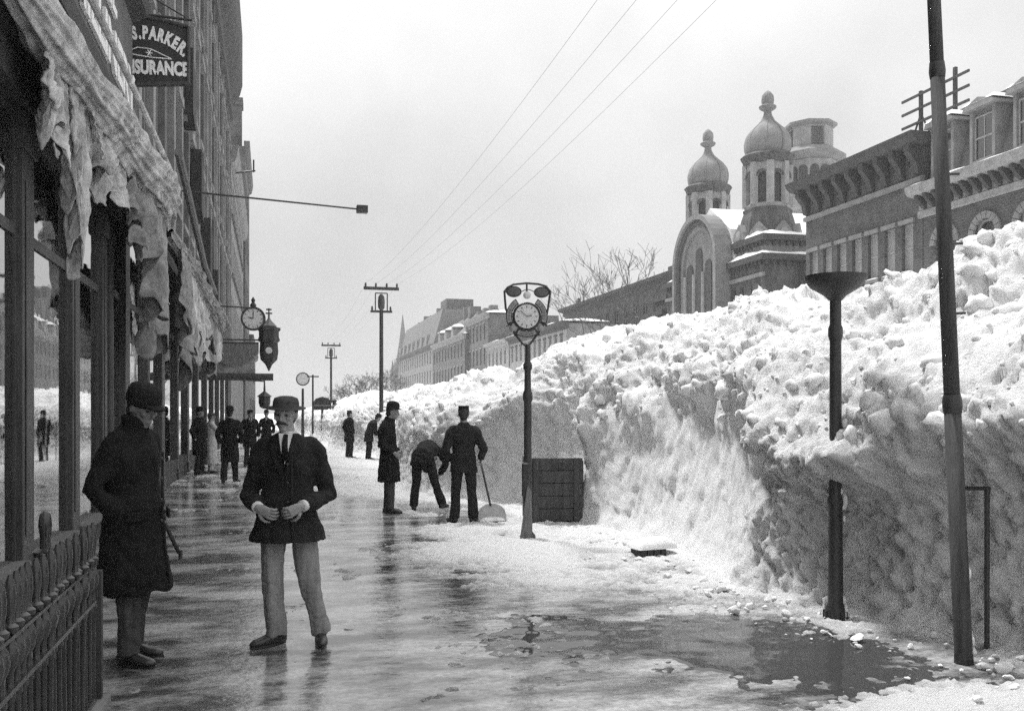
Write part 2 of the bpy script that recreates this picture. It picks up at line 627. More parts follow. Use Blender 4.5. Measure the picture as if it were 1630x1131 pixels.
# ------------------------------------------------------------------ the shovelled snow bank along the kerb
FOOT = [(0, 5.1), (3, 5.05), (4.4, 5.0), (5.3, 4.95), (6.0, 4.6), (6.5, 4.45), (7.2, 4.25), (7.75, 4.13), (8.3, 4.38), (9.5, 4.62), (11.7, 4.70), (12.6, 4.58), (13.0, 4.42),
        (13.3, 4.35), (13.5, 4.8), (14.6, 4.85), (15.6, 4.5), (16.6, 3.7), (17.6, 3.0), (18.6, 2.75), (22, 2.8), (25.5, 3.3), (28, 3.75), (35, 3.7), (40, 2.9), (48, 2.5), (70, 2.3), (90, 1.9), (120, 1.4), (160, 1.0)]
TOPH = [(0, 3.25), (5, 3.3), (6.6, 3.32), (7.6, 3.18), (8.6, 2.97), (9.4, 2.95), (10.3, 3.12), (11.2, 3.2), (11.8, 3.08), (12.6, 3.1), (13.4, 3.0), (14.2, 3.12), (15.2, 3.2), (16.2, 3.2), (17.0, 2.9), (17.8, 2.42), (20, 2.42), (23, 2.36), (29, 2.42), (40, 2.4), (52, 2.25), (80, 1.95), (113, 1.7), (160, 1.5)]
ys = [1.0]
while ys[-1] < 150:
    ys.append(ys[-1] + max(0.025, 0.0036 * ys[-1]))
ys = np.array(ys)
# profile: (setback from foot, height as share of the crest)
PA = np.array([(-0.22, -0.03), (-0.08, 0.02), (0.02, 0.07), (0.10, 0.18), (0.13, 0.30), (0.10, 0.40), (0.14, 0.47), (0.36, 0.56), (0.80, 0.68), (1.30, 0.82), (1.80, 0.94), (2.35, 1.0), (3.1, 0.97), (4.4, 0.90), (6.5, 0.75), (9.5, 0.5), (13.0, 0.0)])
PB = np.array([(-0.26, -0.03), (-0.13, 0.02), (-0.04, 0.07), (0.05, 0.18), (0.12, 0.32), (0.16, 0.46), (0.20, 0.58), (0.32, 0.68), (0.62, 0.79), (1.05, 0.89), (1.60, 0.97), (2.1, 1.0), (3.1, 0.97), (4.4, 0.90), (6.5, 0.75), (9.5, 0.5), (13.0, 0.0)])
seg = np.hypot(np.diff(PA[:, 0]), np.diff(PA[:, 1] * 3.2))
arc = np.concatenate([[0], np.cumsum(seg)])
dens = np.interp(arc, [0, 4.6, 6, arc[-1]], [1, 1, 0.5, 0.12])
warp = np.concatenate([[0], np.cumsum((dens[1:] + dens[:-1]) / 2 * seg)])
tt = np.interp(np.linspace(0, warp[-1], 240), warp, np.arange(len(PA)))
def prof(P):
    i = np.arange(len(P))
    return np.interp(tt, i, P[:, 0]), np.interp(tt, i, P[:, 1])
ax, az = prof(PA)
bx_, bz = prof(PB)
def smooth_interp(y, pts):
    p = np.array(pts)
    r = 0
    for o in (-0.12, -0.06, 0, 0.06, 0.12):
        r = r + np.interp(y + o, p[:, 0], p[:, 1])
    return r / 5
fo, tp = smooth_interp(ys, FOOT)[:, None], smooth_interp(ys, TOPH)[:, None]
tp = tp * (1 + 0.05 * fbm(ys, ys * 0, ys * 0 + 2.2, 0.75, 3))[:, None]
wB = np.interp(ys, [7.6, 8.4, 12.5, 14, 16, 17], [0, 1, 1, 0.6, 0.6, 0.3])[:, None]
Xs = fo + ax[None] * (1 - wB) + bx_[None] * wB
Zs = (az[None] * (1 - wB) + bz[None] * wB) * tp
Ys = np.repeat(ys[:, None], len(tt), 1)
zr = Zs / tp
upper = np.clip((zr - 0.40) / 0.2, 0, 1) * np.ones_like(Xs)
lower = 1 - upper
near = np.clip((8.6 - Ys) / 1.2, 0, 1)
# outward directions of the undisturbed surface
du = np.stack(np.gradient(np.stack([Xs, Ys, Zs], -1), axis=0), 0)
dv = np.stack(np.gradient(np.stack([Xs, Ys, Zs], -1), axis=1), 0)
N = np.cross(dv, du)
N /= np.linalg.norm(N, axis=2)[..., None] + 1e-9
if N[200, 60, 0] > 0:
    N = -N
x0, y0, z0 = Xs.copy(), Ys.copy(), Zs.copy()
big = fbm(x0, y0, z0, 0.55, 3)
lump1 = 0.55 - worley(x0 + 0.3 * fbm(x0, y0, z0, 1.5, 2), y0, z0 + 0.2 * fbm(y0, z0, x0, 1.7, 2), 1.9)
lump2 = 0.55 - worley(x0, y0 + 0.1 * fbm(x0, y0, z0, 4, 2), z0, 4.6)
lump3 = 0.55 - worley(x0, y0, z0, 11.0)
fine = fbm(x0, y0, z0, 6.0, 4, 0.6)
groove = fbm(x0 * 0.5, y0 * 3.2, z0 * 0.7, 1.6, 3)
smoothwall = np.clip(wB, 0, 1) * np.clip((0.62 - zr) / 0.1, 0, 1)
rough_lo = lower * (1 - 0.97 * smoothwall)
lump4 = 0.55 - worley(x0 + 0.06 * fine, y0, z0 + 0.06 * fine, 7.5)
lump5 = 0.5 - worley(x0, y0, z0, 19.0)
ridge = 0.5 - np.abs(fbm(x0, y0, z0, 2.6, 4, 0.6))
clod = np.clip(1.6 * fbm(x0 + 5, y0, z0, 0.75, 3) + 0.42, 0.03, 1.1)
mass = 0.6 - worley(x0 + 0.35 * fbm(y0, z0, x0, 0.9, 2), y0 + 0.4 * fbm(z0, x0, y0, 0.9, 3), z0, 0.75)
mass2 = 0.5 - worley(x0 + 0.2 * fbm(z0, y0, x0, 1.4, 2), y0 + 0.25 * fbm(x0, z0, y0, 1.4, 2), z0, 1.35)
chunk = np.clip(fbm(x0, y0 + 9, z0, 0.9, 2) * 2.2 + 0.1, 0, 1)
disp = upper * (0.16 * big + 0.50 * mass + 0.26 * mass2 + 0.12 * lump1 * clod + chunk * (0.17 * lump2 + 0.06 * lump3) + 0.035 * lump3 + 0.03 * lump5 + 0.06 * fine + 0.04 * ridge)
disp += rough_lo * (0.14 * big + 0.06 * groove + 0.05 * lump2 * near + 0.03 * lump4 * near + (0.04 + 0.02 * near) * lump3 + (0.03 + 0.03 * near) * lump5 + 0.075 * fine + 0.07 * near * fbm((y0 + 0.7 * z0) * 1.1, (z0 - 0.7 * y0) * 4.5, x0, 1.5, 4, 0.6))
scrape = fbm(x0 * 0.4, y0 * 5.0 + 1.2 * z0, z0 * 0.9, 2.4, 3)
facet = cell_id(x0 * 2.2, y0 * 2.6 + 0.5 * z0, z0 * 2.0) - 0.5
facet2 = cell_id(x0 * 4.5, y0 * 5.0 - 1.5 * z0, z0 * 4.2) - 0.5
disp += lower * (0.02 + 0.03 * near) * (facet + 0.4 * facet2) + upper * chunk * (0.10 * facet + 0.05 * facet2)
disp += smoothwall * (0.05 * groove + 0.008 * scrape + 0.024 * fine + 0.012 * lump5 + 0.06 * big)
def blob(cy, cz, ry, rz, amp):
    return amp * np.exp(-((Ys - cy) / ry) ** 2 - ((Zs - cz) / rz) ** 2)
face = np.clip((1.7 - (Xs - fo)) / 0.6, 0, 1)
pit = np.clip(fbm(x0, y0 * 1.3, z0, 4.2, 3, 0.6) - 0.22, 0, 1)
disp -= 0.30 * upper * pit * np.clip((13 - y0) / 4, 0.2, 1)
bulge = face * (blob(7.72, 1.02, 0.16, 0.15, -0.40) + blob(7.7, 1.42, 0.5, 0.22, 0.16) + blob(7.2, 0.9, 0.35, 0.5, 0.12)   # dug hollow and its lip
                + blob(6.45, 1.22, 0.55, 0.24, 0.42) + blob(6.1, 1.6, 0.6, 0.40, 0.20)                             # snow stuck round the bowl post
                + blob(6.55, 0.40, 0.22, 0.40, -0.10)
                + blob(4.9, 1.62, 0.7, 0.42, 0.38) + blob(5.8, 1.75, 0.6, 0.4, 0.14)                                 # lumps by the tall pole
                + blob(4.75, 0.6, 0.25, 0.35, -0.12)
                + blob(13.5, 1.62, 0.45, 0.42, 0.34) + blob(14.3, 1.2, 0.5, 0.4, -0.30)                              # overhanging lump over the board
                + blob(10.2, 1.3, 1.3, 0.9, -0.12) + blob(13.2, 0.3, 0.3, 0.25, 0.05))
fade = np.clip((Zs + 0.02) / 0.12, 0, 1)
Xs = Xs + N[..., 0] * disp * fade - bulge * fade
Ys = Ys + N[..., 1] * disp * 0.7 * fade
Zs = Zs + N[..., 2] * disp * fade
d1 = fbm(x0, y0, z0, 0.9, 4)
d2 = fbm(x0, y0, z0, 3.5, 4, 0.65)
dirt_and_shade = lower * (0.05 + 0.50 * near) * np.clip(0.75 + 0.8 * d1 + 0.9 * d2, 0, 1) * (1 - 0.45 * smoothwall)  # lower near face: real dirt, with its shade also put into the colour
dirt_and_shade = dirt_and_shade + 0.8 * upper * np.clip(-0.12 + d1 * 0.7 + d2 * 1.0, 0, 1) * np.clip((10.5 - y0) / 4, 0.15, 1)
clean = np.clip(0.25 + 2.4 * (lump3 + 0.7 * lump5 + 0.5 * lump4 - 0.12), 0, 1)          # fresh broken clods stay white between scrapes darkened by soot and painted shade
dirt_and_shade = dirt_and_shade * (1 - 0.75 * clean * near * lower)
dirt_and_shade = np.clip(dirt_and_shade, 0, 1)
blk = MB()
rb = random.Random(11)
iy = [i for i in range(len(ys)) if 2.5 < ys[i] < 40]
for q in range(2200):
    i = rb.choice(iy)
    j = int(np.interp(rb.random() ** 1.3, [0, 1], [np.searchsorted(az, 0.42), np.argmax(az) + 14]))
    if j >= len(tt):
        continue
    s = 0.016 + 0.095 * rb.random() ** 5
    c_ = Vector((Xs[i, j], Ys[i, j], Zs[i, j]))
    m3 = Matrix.Rotation(rb.random() * 6.3, 3, 'Z') @ Matrix.Rotation(rb.random() * 3, 3, 'X') @ Matrix.Rotation(rb.random() * 3, 3, 'Y')
    st = len(blk.v)
    blk.ball((0, 0, 0), (s * 1.15, s * rb.uniform(.7, 1.1), s * rb.uniform(.5, .85)), 9, 6)
    for k in range(st, len(blk.v)):
        p = Vector(blk.v[k])
        f_ = 1 + 0.55 * mnoise.noise(p * (1.1 / s) + c_ * 9) + 0.35 * mnoise.noise(p * (2.6 / s) + c_ * 5)
        blk.v[k] = tuple(c_ + m3 @ (p * f_) - Vector((0, 0, s * 0.25)))
bo = stuff(blk.build('snow_clods', 'snow_clean', smooth='all'))
tag(bo, 'broken white clods of shovelled snow lying over the bank', 'snow clods')
sb = put('snow_bank', grid_mesh('snow_bank', Xs, Ys, Zs, 'snow', None, dirt_and_shade))
structure(sb)

# ------------------------------------------------------------------ trodden slush on the sidewalk (an uncountable crust)
yy = [3.6]
while yy[-1] < 110:
    yy.append(yy[-1] + max(0.024, 0.0036 * yy[-1]))
yy = np.array(yy)[:, None]
xx = np.linspace(-2.15, 5.1, 300)[None]
GX, GY = np.broadcast_arrays(xx, yy)
GX, GY = GX.copy(), GY.copy()
O = np.zeros_like(GX)
n1 = fbm(GX, GY * 0.8, O, 0.9, 4)
n2 = fbm(GX, GY, O + 3, 3.0, 4, 0.6)
n3 = fbm(GX, GY, O + 9, 12.0, 3, 0.6)
footx = np.interp(GY, [p[0] for p in FOOT], [p[1] for p in FOOT])
dist = footx - GX                                   # metres out from the bank
reach = np.interp(GY, [3.4, 4.3, 4.7, 5.2, 6.5, 7.4, 7.9, 8.5, 10, 12, 13.5, 15, 17, 20, 30, 50], [0.9, 0.9, 0.45, 0.45, 0.5, 0.7, 1.3, 2.4, 3.2, 3.0, 2.0, 1.2, 1.2, 2.4, 3.2, 3.6])
mask = np.clip((reach - dist) / 0.7, -1.2, 1)
mask = np.maximum(mask, np.interp(GY, [14, 18, 24, 40], [-1.2, -0.5, -0.15, 0.1]) * np.ones_like(GX))
mask = np.maximum(mask, np.interp(GX, [-2, -0.4, 0.4, 2.5, 4], [-1.4, -1.1, -0.75, -0.55, -0.8]) * np.interp(GY, [4, 6, 9, 20], [1.6, 1.3, 0.9, 0.7]))
mask = np.maximum(mask, np.interp(GY, [3.6, 4.35, 4.62, 4.95], [0.7, 0.45, 0.1, -1.2]) + np.clip((GX - 2.0) / 2, -1.2, 0.25))
n4 = fbm(GX, GY, O + 15, 30.0, 2, 0.6)
hgt = 0.035 * mask + 0.05 * n1 + 0.04 * n2 + 0.03 * n3 + 0.012 * n4
hgt = np.where(hgt > 0.04, 0.04 + (hgt - 0.04) * 0.6, hgt) - 0.004
GZ = np.maximum(hgt, -0.02)
me = grid_mesh('slush', GX, GY, GZ, 'slush', keep=GZ > -0.012, attr=np.clip(0.85 - GZ / 0.03 + 0.6 * n2, 0, 1) * np.clip(1.2 - GY / 40, 0.3, 1))
sl = stuff(put('slush_crust', me))
tag(sl, 'trodden white slush and thin snow crust over the wet sidewalk', 'slush')

# the broad dark puddle standing on the bare flags under the bank
pwx = GX - np.interp(GY, [4.6, 5.5, 6.5, 7.6], [3.2, 3.1, 2.9, 2.3])
pw = 1 - np.hypot(pwx / 1.35, (GY - 5.9) / 1.35) + 0.60 * n1 + 0.40 * n2 + 0.16 * n3
pd = put('puddle', grid_mesh('puddle', GX, GY, np.minimum(0.0045, (pw - 0.16) * 0.04), 'water', keep=(pw > 0.10)))
structure(pd)

# loose snow lumps dropped below the bank
rnd = random.Random(5)
lm = MB()
for i in range(520):
    Y = rnd.choice([rnd.uniform(4.3, 8), rnd.uniform(7.5, 14), rnd.uniform(12, 26)])
    fx = float(np.interp(Y, [p[0] for p in FOOT], [p[1] for p in FOOT]))
    s = 0.008 + 0.032 * rnd.random() ** 3
    X = fx - abs(rnd.gauss(0, 0.55)) + 0.1
    if X < 1.2:
        continue
    z = s * 0.5
    q = Matrix.Rotation(rnd.random() * 6, 3, 'Z') @ Matrix.Rotation(rnd.random(), 3, 'X')
    st = len(lm.v)
    lm.ball((X, Y, z + 0.01), (s * rnd.uniform(.8, 1.7), s * rnd.uniform(.8, 1.5), s * rnd.uniform(.5, .9)), 8, 6, q)
    for k in range(st, len(lm.v)):
        p = Vector(lm.v[k])
        c = Vector((X, Y, z + 0.01))
        lm.v[k] = tuple(c + (p - c) * (1 + 0.8 * mnoise.noise(p * (0.8 / s))))
lo = stuff(lm.build('snow_crumbs', 'snow_clean', smooth=True))
tag(lo, 'loose crumbs of snow fallen at the foot of the bank', 'snow crumbs')

# a lumpy cap of snow for ledges and roofs, local box extents
def snow_cap(parent, x0, x1, y0, y1, z, h, seed=0, nx=14, ny=6, lip=0.05):
    X, Y = np.meshgrid(np.linspace(x0 - lip, x1 + lip, nx), np.linspace(y0 - lip, y1 + lip, ny))
    e = np.minimum(np.minimum(X - x0 + lip, x1 + lip - X) / (0.25 * min(1, (x1 - x0))), np.minimum(Y - y0 + lip, y1 + lip - Y) / (0.3 * (y1 - y0)))
    e = np.clip(e, 0, 1) ** 0.5
    Z = z + h * e * (1 + 0.7 * fbm(X + seed * 3.1, Y, X * 0 + seed, 0.9, 3)) + 0.003
    return put('snow_cap', grid_mesh('snow_cap', X, Y, Z, 'snow_clean'), parent)

# ================================================================== buildings
def wall_open(L, H, ops, z0=0.0, t=0.3, depth=None, mb=None, sides=True):
    """front face at local y=0 (seen from -y) with real openings t deep"""
    mb = mb or MB()
    xs = sorted({0.0, L, *[a for o in ops for a in o[:2]]})
    zs = sorted({z0, H, *[a for o in ops for a in o[2:4]]})
    for j in range(len(zs) - 1):
        zc = (zs[j] + zs[j + 1]) / 2
        st = None
        for i in range(len(xs)):
            hole = True
            if i < len(xs) - 1:
                xc = (xs[i] + xs[i + 1]) / 2
                hole = any(o[0] < xc < o[1] and o[2] < zc < o[3] for o in ops)
            if not hole and st is None:
                st = xs[i]
            if hole and st is not None:
                mb.quad((st, 0, zs[j]), (xs[i], 0, zs[j]), (xs[i], 0, zs[j + 1]), (st, 0, zs[j + 1]))
                st = None
    for a, b, c, d in [o[:4] for o in ops]:
        mb.quad((a, 0, c), (a, t, c), (a, t, d), (a, 0, d))
        mb.quad((b, 0, c), (b, 0, d), (b, t, d), (b, t, c))
        mb.quad((a, 0, d), (a, t, d), (b, t, d), (b, 0, d))
        mb.quad((a, 0, c), (b, 0, c), (b, t, c), (a, t, c))
    if sides:
        D = depth or 8
        mb.quad((0, 0, z0), (0, 0, H), (0, D, H), (0, D, z0))
        mb.quad((L, 0, z0), (L, D, z0), (L, D, H), (L, 0, H))
        mb.quad((0, D, z0), (0, D, H), (L, D, H), (L, D, z0))
        mb.quad((0, 0, H), (L, 0, H), (L, D, H), (0, D, H))
    return mb

_wc = {}
def window(root, x, z, w, h, t=0.18, pane='pane', sash='sash', mun=2, arch=False):
    """sash window set in an opening whose lower left corner is x,z; its pane is a sub-part"""
    key = (round(w, 2), round(h, 2), pane, sash, mun, arch)
    if key not in _wc:
        f = MB()
        b = 0.07
        f.box(0, b, 0, 0.06, 0, h).box(w - b, w, 0, 0.06, 0, h).box(b, w - b, 0, 0.06, 0, b).box(b, w - b, 0, 0.06, h - b, h)
        f.box(b, w - b, -0.01, 0.05, h * 0.5 - 0.035, h * 0.5 + 0.035)
        for k in range(1, mun):
            f.box(w * k / mun - 0.018, w * k / mun + 0.018, 0.005, 0.045, b, h * 0.5 - 0.035).box(w * k / mun - 0.018, w * k / mun + 0.018, 0.005, 0.045, h * 0.5 + 0.035, h - b)
        if arch:
            n, r = 12, w / 2
            for s in (-1, 1):
                poly = [(w / 2 + s * r, h), (w / 2 + s * r, h - r)] + [(w / 2 + s * r * math.cos(a), h - r + r * math.sin(a)) for a in [math.pi / 2 * q / n for q in range(1, n + 1)]]
                f.prism(poly, -0.03, 0.07)
        p = MB().quad((b * .5, 0.03, b * .5), (w - b * .5, 0.03, b * .5), (w - b * .5, 0.03, h - b * .5), (b * .5, 0.03, h - b * .5))
        _wc[key] = (f.mesh('window', sash), p.mesh('pane', pane))
    a, b = _wc[key]
    o = put('window', a, root, (x, t, z))
    put('pane', b, o)
    return o

def cornice(L, prof, x0=0.0, ends=0.0):
    """profile (out, z) extruded along x; out is towards the street (-y)"""
    poly = [(-o, z) for o, z in prof] + [(0.10, prof[-1][1]), (0.10, prof[0][1])]
    return MB().prism_x(poly, x0 - ends, x0 + L + ends)

XR = 28.0
RZ = R(-90)
def right_building(name, label, cat, X, Ynear, Yfar):
    """root at the far corner; local x runs back towards the camera, local y away from the street"""
    return thing(name, label, cat, (X, Yfar, 0), RZ), Yfar - Ynear

# --- the near mansard block
Yf, _ = onX(1470, XR)
Yn = 13.0
r1, L = right_building('mansard_building', 'brick mansard block with snow-capped dormers and a heavy bracketed cornice', 'building', XR, Yn, Yf)
hc = hX(1518.8, 281.5, XR)               # underside of snow line on the cornice
ops, n = [], int(L // 2.35)
zt = hX(1555, 352, XR)
for i in range(n):
    x = 0.8 + i * 2.35
    ops += [(x, x + 1.15, zt - 2.4, zt), (x, x + 1.15, zt - 6.0, zt - 3.6)]
wall_open(L, hc - 0.1, ops, depth=9).build('wall', 'brick_dark', r1)
for a, b, c, d in ops:
    window(r1, a, c, b - a, d - c, pane='pane', mun=1, arch=True)
    hd = MB()
    cx, zc, rr = (a + b) / 2, d - (b - a) / 2, (b - a) / 2
    for k in range(9):
        t0, t1 = math.pi * (k + 0.06) / 9, math.pi * (k + 0.94) / 9
        poly = [(cx + q * math.cos(t), zc + q * math.sin(t)) for q, t in ((rr + 0.03, t0), (rr + 0.32, t0), (rr + 0.32, t1), (rr + 0.03, t1))]
        hd.prism(poly, -0.09, 0.02)
    hd.build('window_hood', 'stone', r1)
cornice(L, [(0.03, hc - 1.35), (0.12, hc - 1.3), (0.12, hc - 1.05), (0.05, hc - 1.0), (0.05, hc - 0.5), (0.62, hc - 0.42), (0.75, hc - 0.3), (0.8, hc - 0.02)], ends=0.25).build('cornice', 'trim', r1)
bk = MB().prism_x([(-0.05, hc - 1.0), (-0.2, hc - 0.95), (-0.58, hc - 0.55), (-0.58, hc - 0.43), (-0.05, hc - 0.43)], 0, 0.2).mesh('cornice_bracket', 'trim_dark')
for i in range(int(L / 0.55)):
    put('cornice_bracket', bk, r1, (0.1 + i * 0.55, 0, 0))
hr = hX(1532, 179, XR + 0.9)
rf = MB().add([(0.15, 0.1, hc - 0.03), (L - 0.15, 0.1, hc - 0.03), (L - 0.15, 0.95, hr), (0.15, 0.95, hr), (0.15, 9, hc - 0.03), (L - 0.15, 9, hc - 0.03), (L - 0.15, 9, hr), (0.15, 9, hr)],
             [(0, 1, 2, 3), (3, 2, 6, 7), (0, 3, 7, 4), (1, 5, 6, 2), (4, 7, 6, 5)]).build('mansard_roof', 'roof', r1)
MB().box(0.1, L - 0.1, 0.8, 1.2, hr - 0.05, hr + 0.12).build('roof_kerb', 'trim_dark', r1)
snow_cap(r1, 0, L, -0.75, 0.05, hc - 0.02, 0.10, 2, 80, 6, 0.03)
for i in range(n):
    x = 0.55 + i * 2.35
    zb = hc + 0.18
    hh = hr - hc - 0.75
    d = MB().box(x, x + 0.16, -0.05, 0.9, zb, zb + hh).box(x + 1.24, x + 1.4, -0.05, 0.9, zb, zb + hh).box(x + .16, x + 1.24, 0.12, 0.9, zb + hh - 0.25, zb + hh)
    d.box(x + .16, x + 1.24, -0.05, 0.2, zb, zb + 0.15)
    d.prism([(x - 0.18, zb + hh), (x + 1.58, zb + hh), (x + 1.5, zb + hh + 0.16), (x + 0.7, zb + hh + 0.42), (x - 0.1, zb + hh + 0.16)], -0.28, 0.95)
    d.build('dormer', 'stone', r1)
    window(r1, x + 0.16, zb + 0.15, 1.08, hh - 0.4, t=0.06, mun=2, pane='pane')
    snow_cap(r1, x - 0.1, x + 1.5, -0.25, 0.8, zb + hh + 0.22, 0.24, i, 12, 8, 0.04)

# --- the bracketed flat-roofed block next to it
Yn2, Yf2 = Yf + 0.05, onX(1283, XR)[0]
r2, L = right_building('bracketed_building', 'flat-roofed stone block with deep scroll brackets and a row of tall sash windows', 'building', XR, Yn2, Yf2)
ht = hX(1283, 293, XR)
hm = hX(1283.6, 350, XR)
wt, wb = hX(1293.7, 400.7, XR), hX(1293.7, 466, XR)
ops = []
nw = 7
for i in range(nw):
    x = 0.35 + i * (L - 0.5) / nw
    ops += [(x, x + 0.78, wb, wt), (x, x + 0.78, wb - 4.0, wb - 1.4)]
wall_open(L, ht - 0.3, ops, depth=10).build('wall', 'brick_dark', r2)
for a, b, c, d in ops:
    window(r2, a, c, b - a, d - c, pane='pane_pale', mun=1)
    MB().box(a - 0.1, b + 0.1, -0.1, 0.02, c - 0.16, c - 0.003).build('window_sill', 'stone', r2)
    if c > wb - 0.1:
        snow_cap(r2, a - 0.08, b + 0.08, -0.09, 0.0, c - 0.003, 0.04 + 0.03 * random.random(), a, 8, 4, 0.0)
    MB().box(a - 0.14, b + 0.14, -0.12, 0.02, d + 0.003, d + 0.2).build('lintel', 'stone', r2)
cornice(L, [(0.03, hm - 0.12), (0.16, hm - 0.1), (0.16, hm + 0.1), (0.04, hm + 0.14)], ends=0.03).build('string_course', 'stone', r2)
cornice(L, [(0.04, ht - 0.5), (0.7, ht - 0.42), (0.92, ht - 0.2), (1.0, ht)], ends=0.5).build('cornice', 'trim_dark', r2)
bk = MB().prism_x([(-0.02, hm + 0.2), (-0.2, hm + 0.25), (-0.3, hm + 0.7), (-0.68, ht - 0.8), (-0.72, ht - 0.43), (-0.02, ht - 0.43)], 0, 0.34).mesh('cornice_bracket', 'trim_dark')
nb = 9
for i in range(nb):
    xb = 0.02 + i * (L - 0.4) / (nb - 1)
    put('cornice_bracket', bk, r2, (xb, 0, 0))
    if i < nb - 1:
        for q in (0.5,):
            xc = xb + 0.17 + q * (L - 0.4) / (nb - 1)
            MB().lathe([(0.17, 0), (0.17, 0.05), (0.10, 0.06), (0.10, 0.02)], 12).build('frieze_rosette', 'stone_dark', r2, (xc, 0.0, hm + 0.75), (R(90), 0, 0))
MB().box(-0.1, L + .1, -0.4, 0.5, ht + 0.003, ht + 0.10).build('roof_kerb', 'roof_dark', r2)

# roof-top telegraph rack
rk = thing('telegraph_rack', 'wooden telegraph rack with three crossarms on the bracketed roof', 'telegraph rack', (XR + 0.9, onX(1466, XR + 0.9)[0], ht + 0.10), 0)
Yr, dr = onX(1466, XR + 0.9)
zt_ = hD(145, dr) - (ht + 0.1)
MB().box(-0.07, 0.07, -0.07, 0.07, 0, zt_).build('post', 'darkwood', rk)
MB().box(-0.07, 0.07, -2.3, -2.16, 0, zt_ + 0.3).build('post', 'darkwood', rk)
for k, zz in enumerate((zt_ * 0.36, zt_ * 0.63, zt_ * 0.9)):
    MB().box(-0.14, -0.072, -3.2, 1.2, zz, zz + 0.11).build('crossarm', 'darkwood', rk)
for y1 in (-0.75, 0.75):
    MB().tube([(0, y1, 0), (0, 0, zt_ * 0.55)], 0.045, 6).build('brace', 'darkwood', rk)

# --- the long dark hall
XH = 34.6
Ya, Yb = onX(1076, XH)[0], onX(900, XH)[0]
r3, L = right_building('dark_hall', 'long low dark building with a flat eave beside the domed church', 'building', XH, Ya, Yb)
h3 = hX(985, 463, XH)
ops = [(1.2 + i * 2.6, 2.4 + i * 2.6, h3 - 4.2, h3 - 1.9) for i in range(int((L - 2) // 2.6))]
wall_open(L, h3 - 0.3, ops, depth=14).build('wall', 'brick_dark', r3)
for a, b, c, d in ops:
    window(r3, a, c, b - a, d - c)
    MB().box(a - .1, b + .1, -0.1, 0.02, c - .2, c - .003).build('window_sill', 'stone_dark', r3)
cornice(L, [(0.04, h3 - 0.9), (0.12, h3 - 0.85), (0.15, h3 - 0.45), (0.7, h3 - 0.3), (0.8, h3)], ends=0.6).build('cornice', 'trim_dark', r3)
MB().add([(-0.6, -0.8, h3 + .003), (L + .6, -0.8, h3 + .003), (L + .6, 7, h3 + 0.9), (-.6, 7, h3 + 0.9)], [(0, 1, 2, 3)]).build('roof', 'roof_dark', r3)
MB().box(3.0, 3.35, 0.5, 0.85, h3 - 0.1, h3 + 1.0).build('chimney', 'brick_dark', r3)

# --- pale low block, brick block, gabled block, pale terraces: told apart by height and tone
def plain_block(name, label, X, px_near, px_far, pxh, pyh, wall, trim, wins, roof=None, depth=10, cap=True, wh=1.7, pane='pane', storey=3.4, gap=1.9, ww=0.9):
    Ya, Yb = onX(px_near, X)[0], onX(px_far, X)[0]
    r, L = right_building(name, label, 'building', X, Ya, Yb)
    h = hX(pxh, pyh, X)
    ops = []
    k = max(1, int((L - 0.8) // gap))
    for s in range(wins):
        z = h - 1.3 - wh - s * storey
        if z < 0.5:
            break
        for i in range(k):
            x = 0.6 + i * (L - 0.8) / k
            ops.append((x, x + ww, z, z + wh))
    wall_open(L, h - 0.2, ops, depth=depth).build('wall', wall, r)
    for a, b, c, d in ops:
        window(r, a, c, b - a, d - c, pane=pane, mun=1)
        MB().box(a - .08, b + .08, -0.09, 0.02, d + .003, d + .18).build('lintel', trim, r)
    cornice(L, [(0.04, h - 0.8), (0.15, h - 0.75), (0.2, h - 0.4), (0.5, h - 0.3), (0.6, h)], ends=0.35).build('cornice', trim, r)
    if cap:
        snow_cap(r, -0.2, L + 0.2, -0.5, 4.5, h, 0.35, len(name), 24, 8, 0.03)
    return r, L, h
b4, L4, h4 = plain_block('low_block', 'low pale block with snow on its roof between taller roofs', XR, 902, 812, 870, 520, 'stone_pale', 'trim_dark', 2, depth=5)
MB().box(2, 2.9, 2, 2.9, h4, h4 + 2.0).build('chimney', 'brick_mid', b4)
b4b, L4b, h4b = plain_block('corner_shop', 'pale corner house with a white snowy porch roof behind the street clock', XR, 810, 776, 800, 541, 'stone_pale', 'trim', 2, cap=True)
b5, L5, h5 = plain_block('brick_block', 'tall brick block with narrow windows and stepped snowy parapet', XR + 0.6, 777, 741, 770, 500, 'brick_mid', 'stone', 3, wh=2.2, gap=2.2)
for k in range(3):
    MB().box(1 + k * 4, 2.2 + k * 4, 1.5, 2.6, h5, h5 + 1.6).build('chimney', 'brick_mid', b5)
b6, L6, h6 = plain_block('terrace_house', 'grey terrace house with a snow-covered pitched roof', XR, 740, 690, 715, 540, 'brick_mid', 'stone', 3, wh=2.0, gap=2.6)
hr6 = hX(715, 517, XR + 4)
MB().prism_x([(0.2, h6), (4.5, hr6), (9.5, h6)], 0.2, L6 - 0.2).build('pitched_roof', 'roof', b6)
for k, xq in enumerate((3, 9, 15)):
    if xq < L6 - 2:
        MB().prism([(xq, h6), (xq + 2, h6), (xq + 2, h6 + 1.3), (xq + 1, h6 + 2.2), (xq, h6 + 1.3)], 0.3, 3.5).build('dormer', 'stone', b6)
        snow_cap(b6, xq - .1, xq + 2.1, 0.2, 3.2, h6 + 1.9, 0.5, k, 8, 6, 0.05)
MB().box(6.5, 7.6, 4, 5, hr6 - 0.6, hr6 + 1.8).build('chimney', 'brick_mid', b6)
MB().box(12.5, 14.5, 3.6, 5.4, hr6 - 0.6, hr6 + 1.2).build('chimney', 'brick_mid', b6)
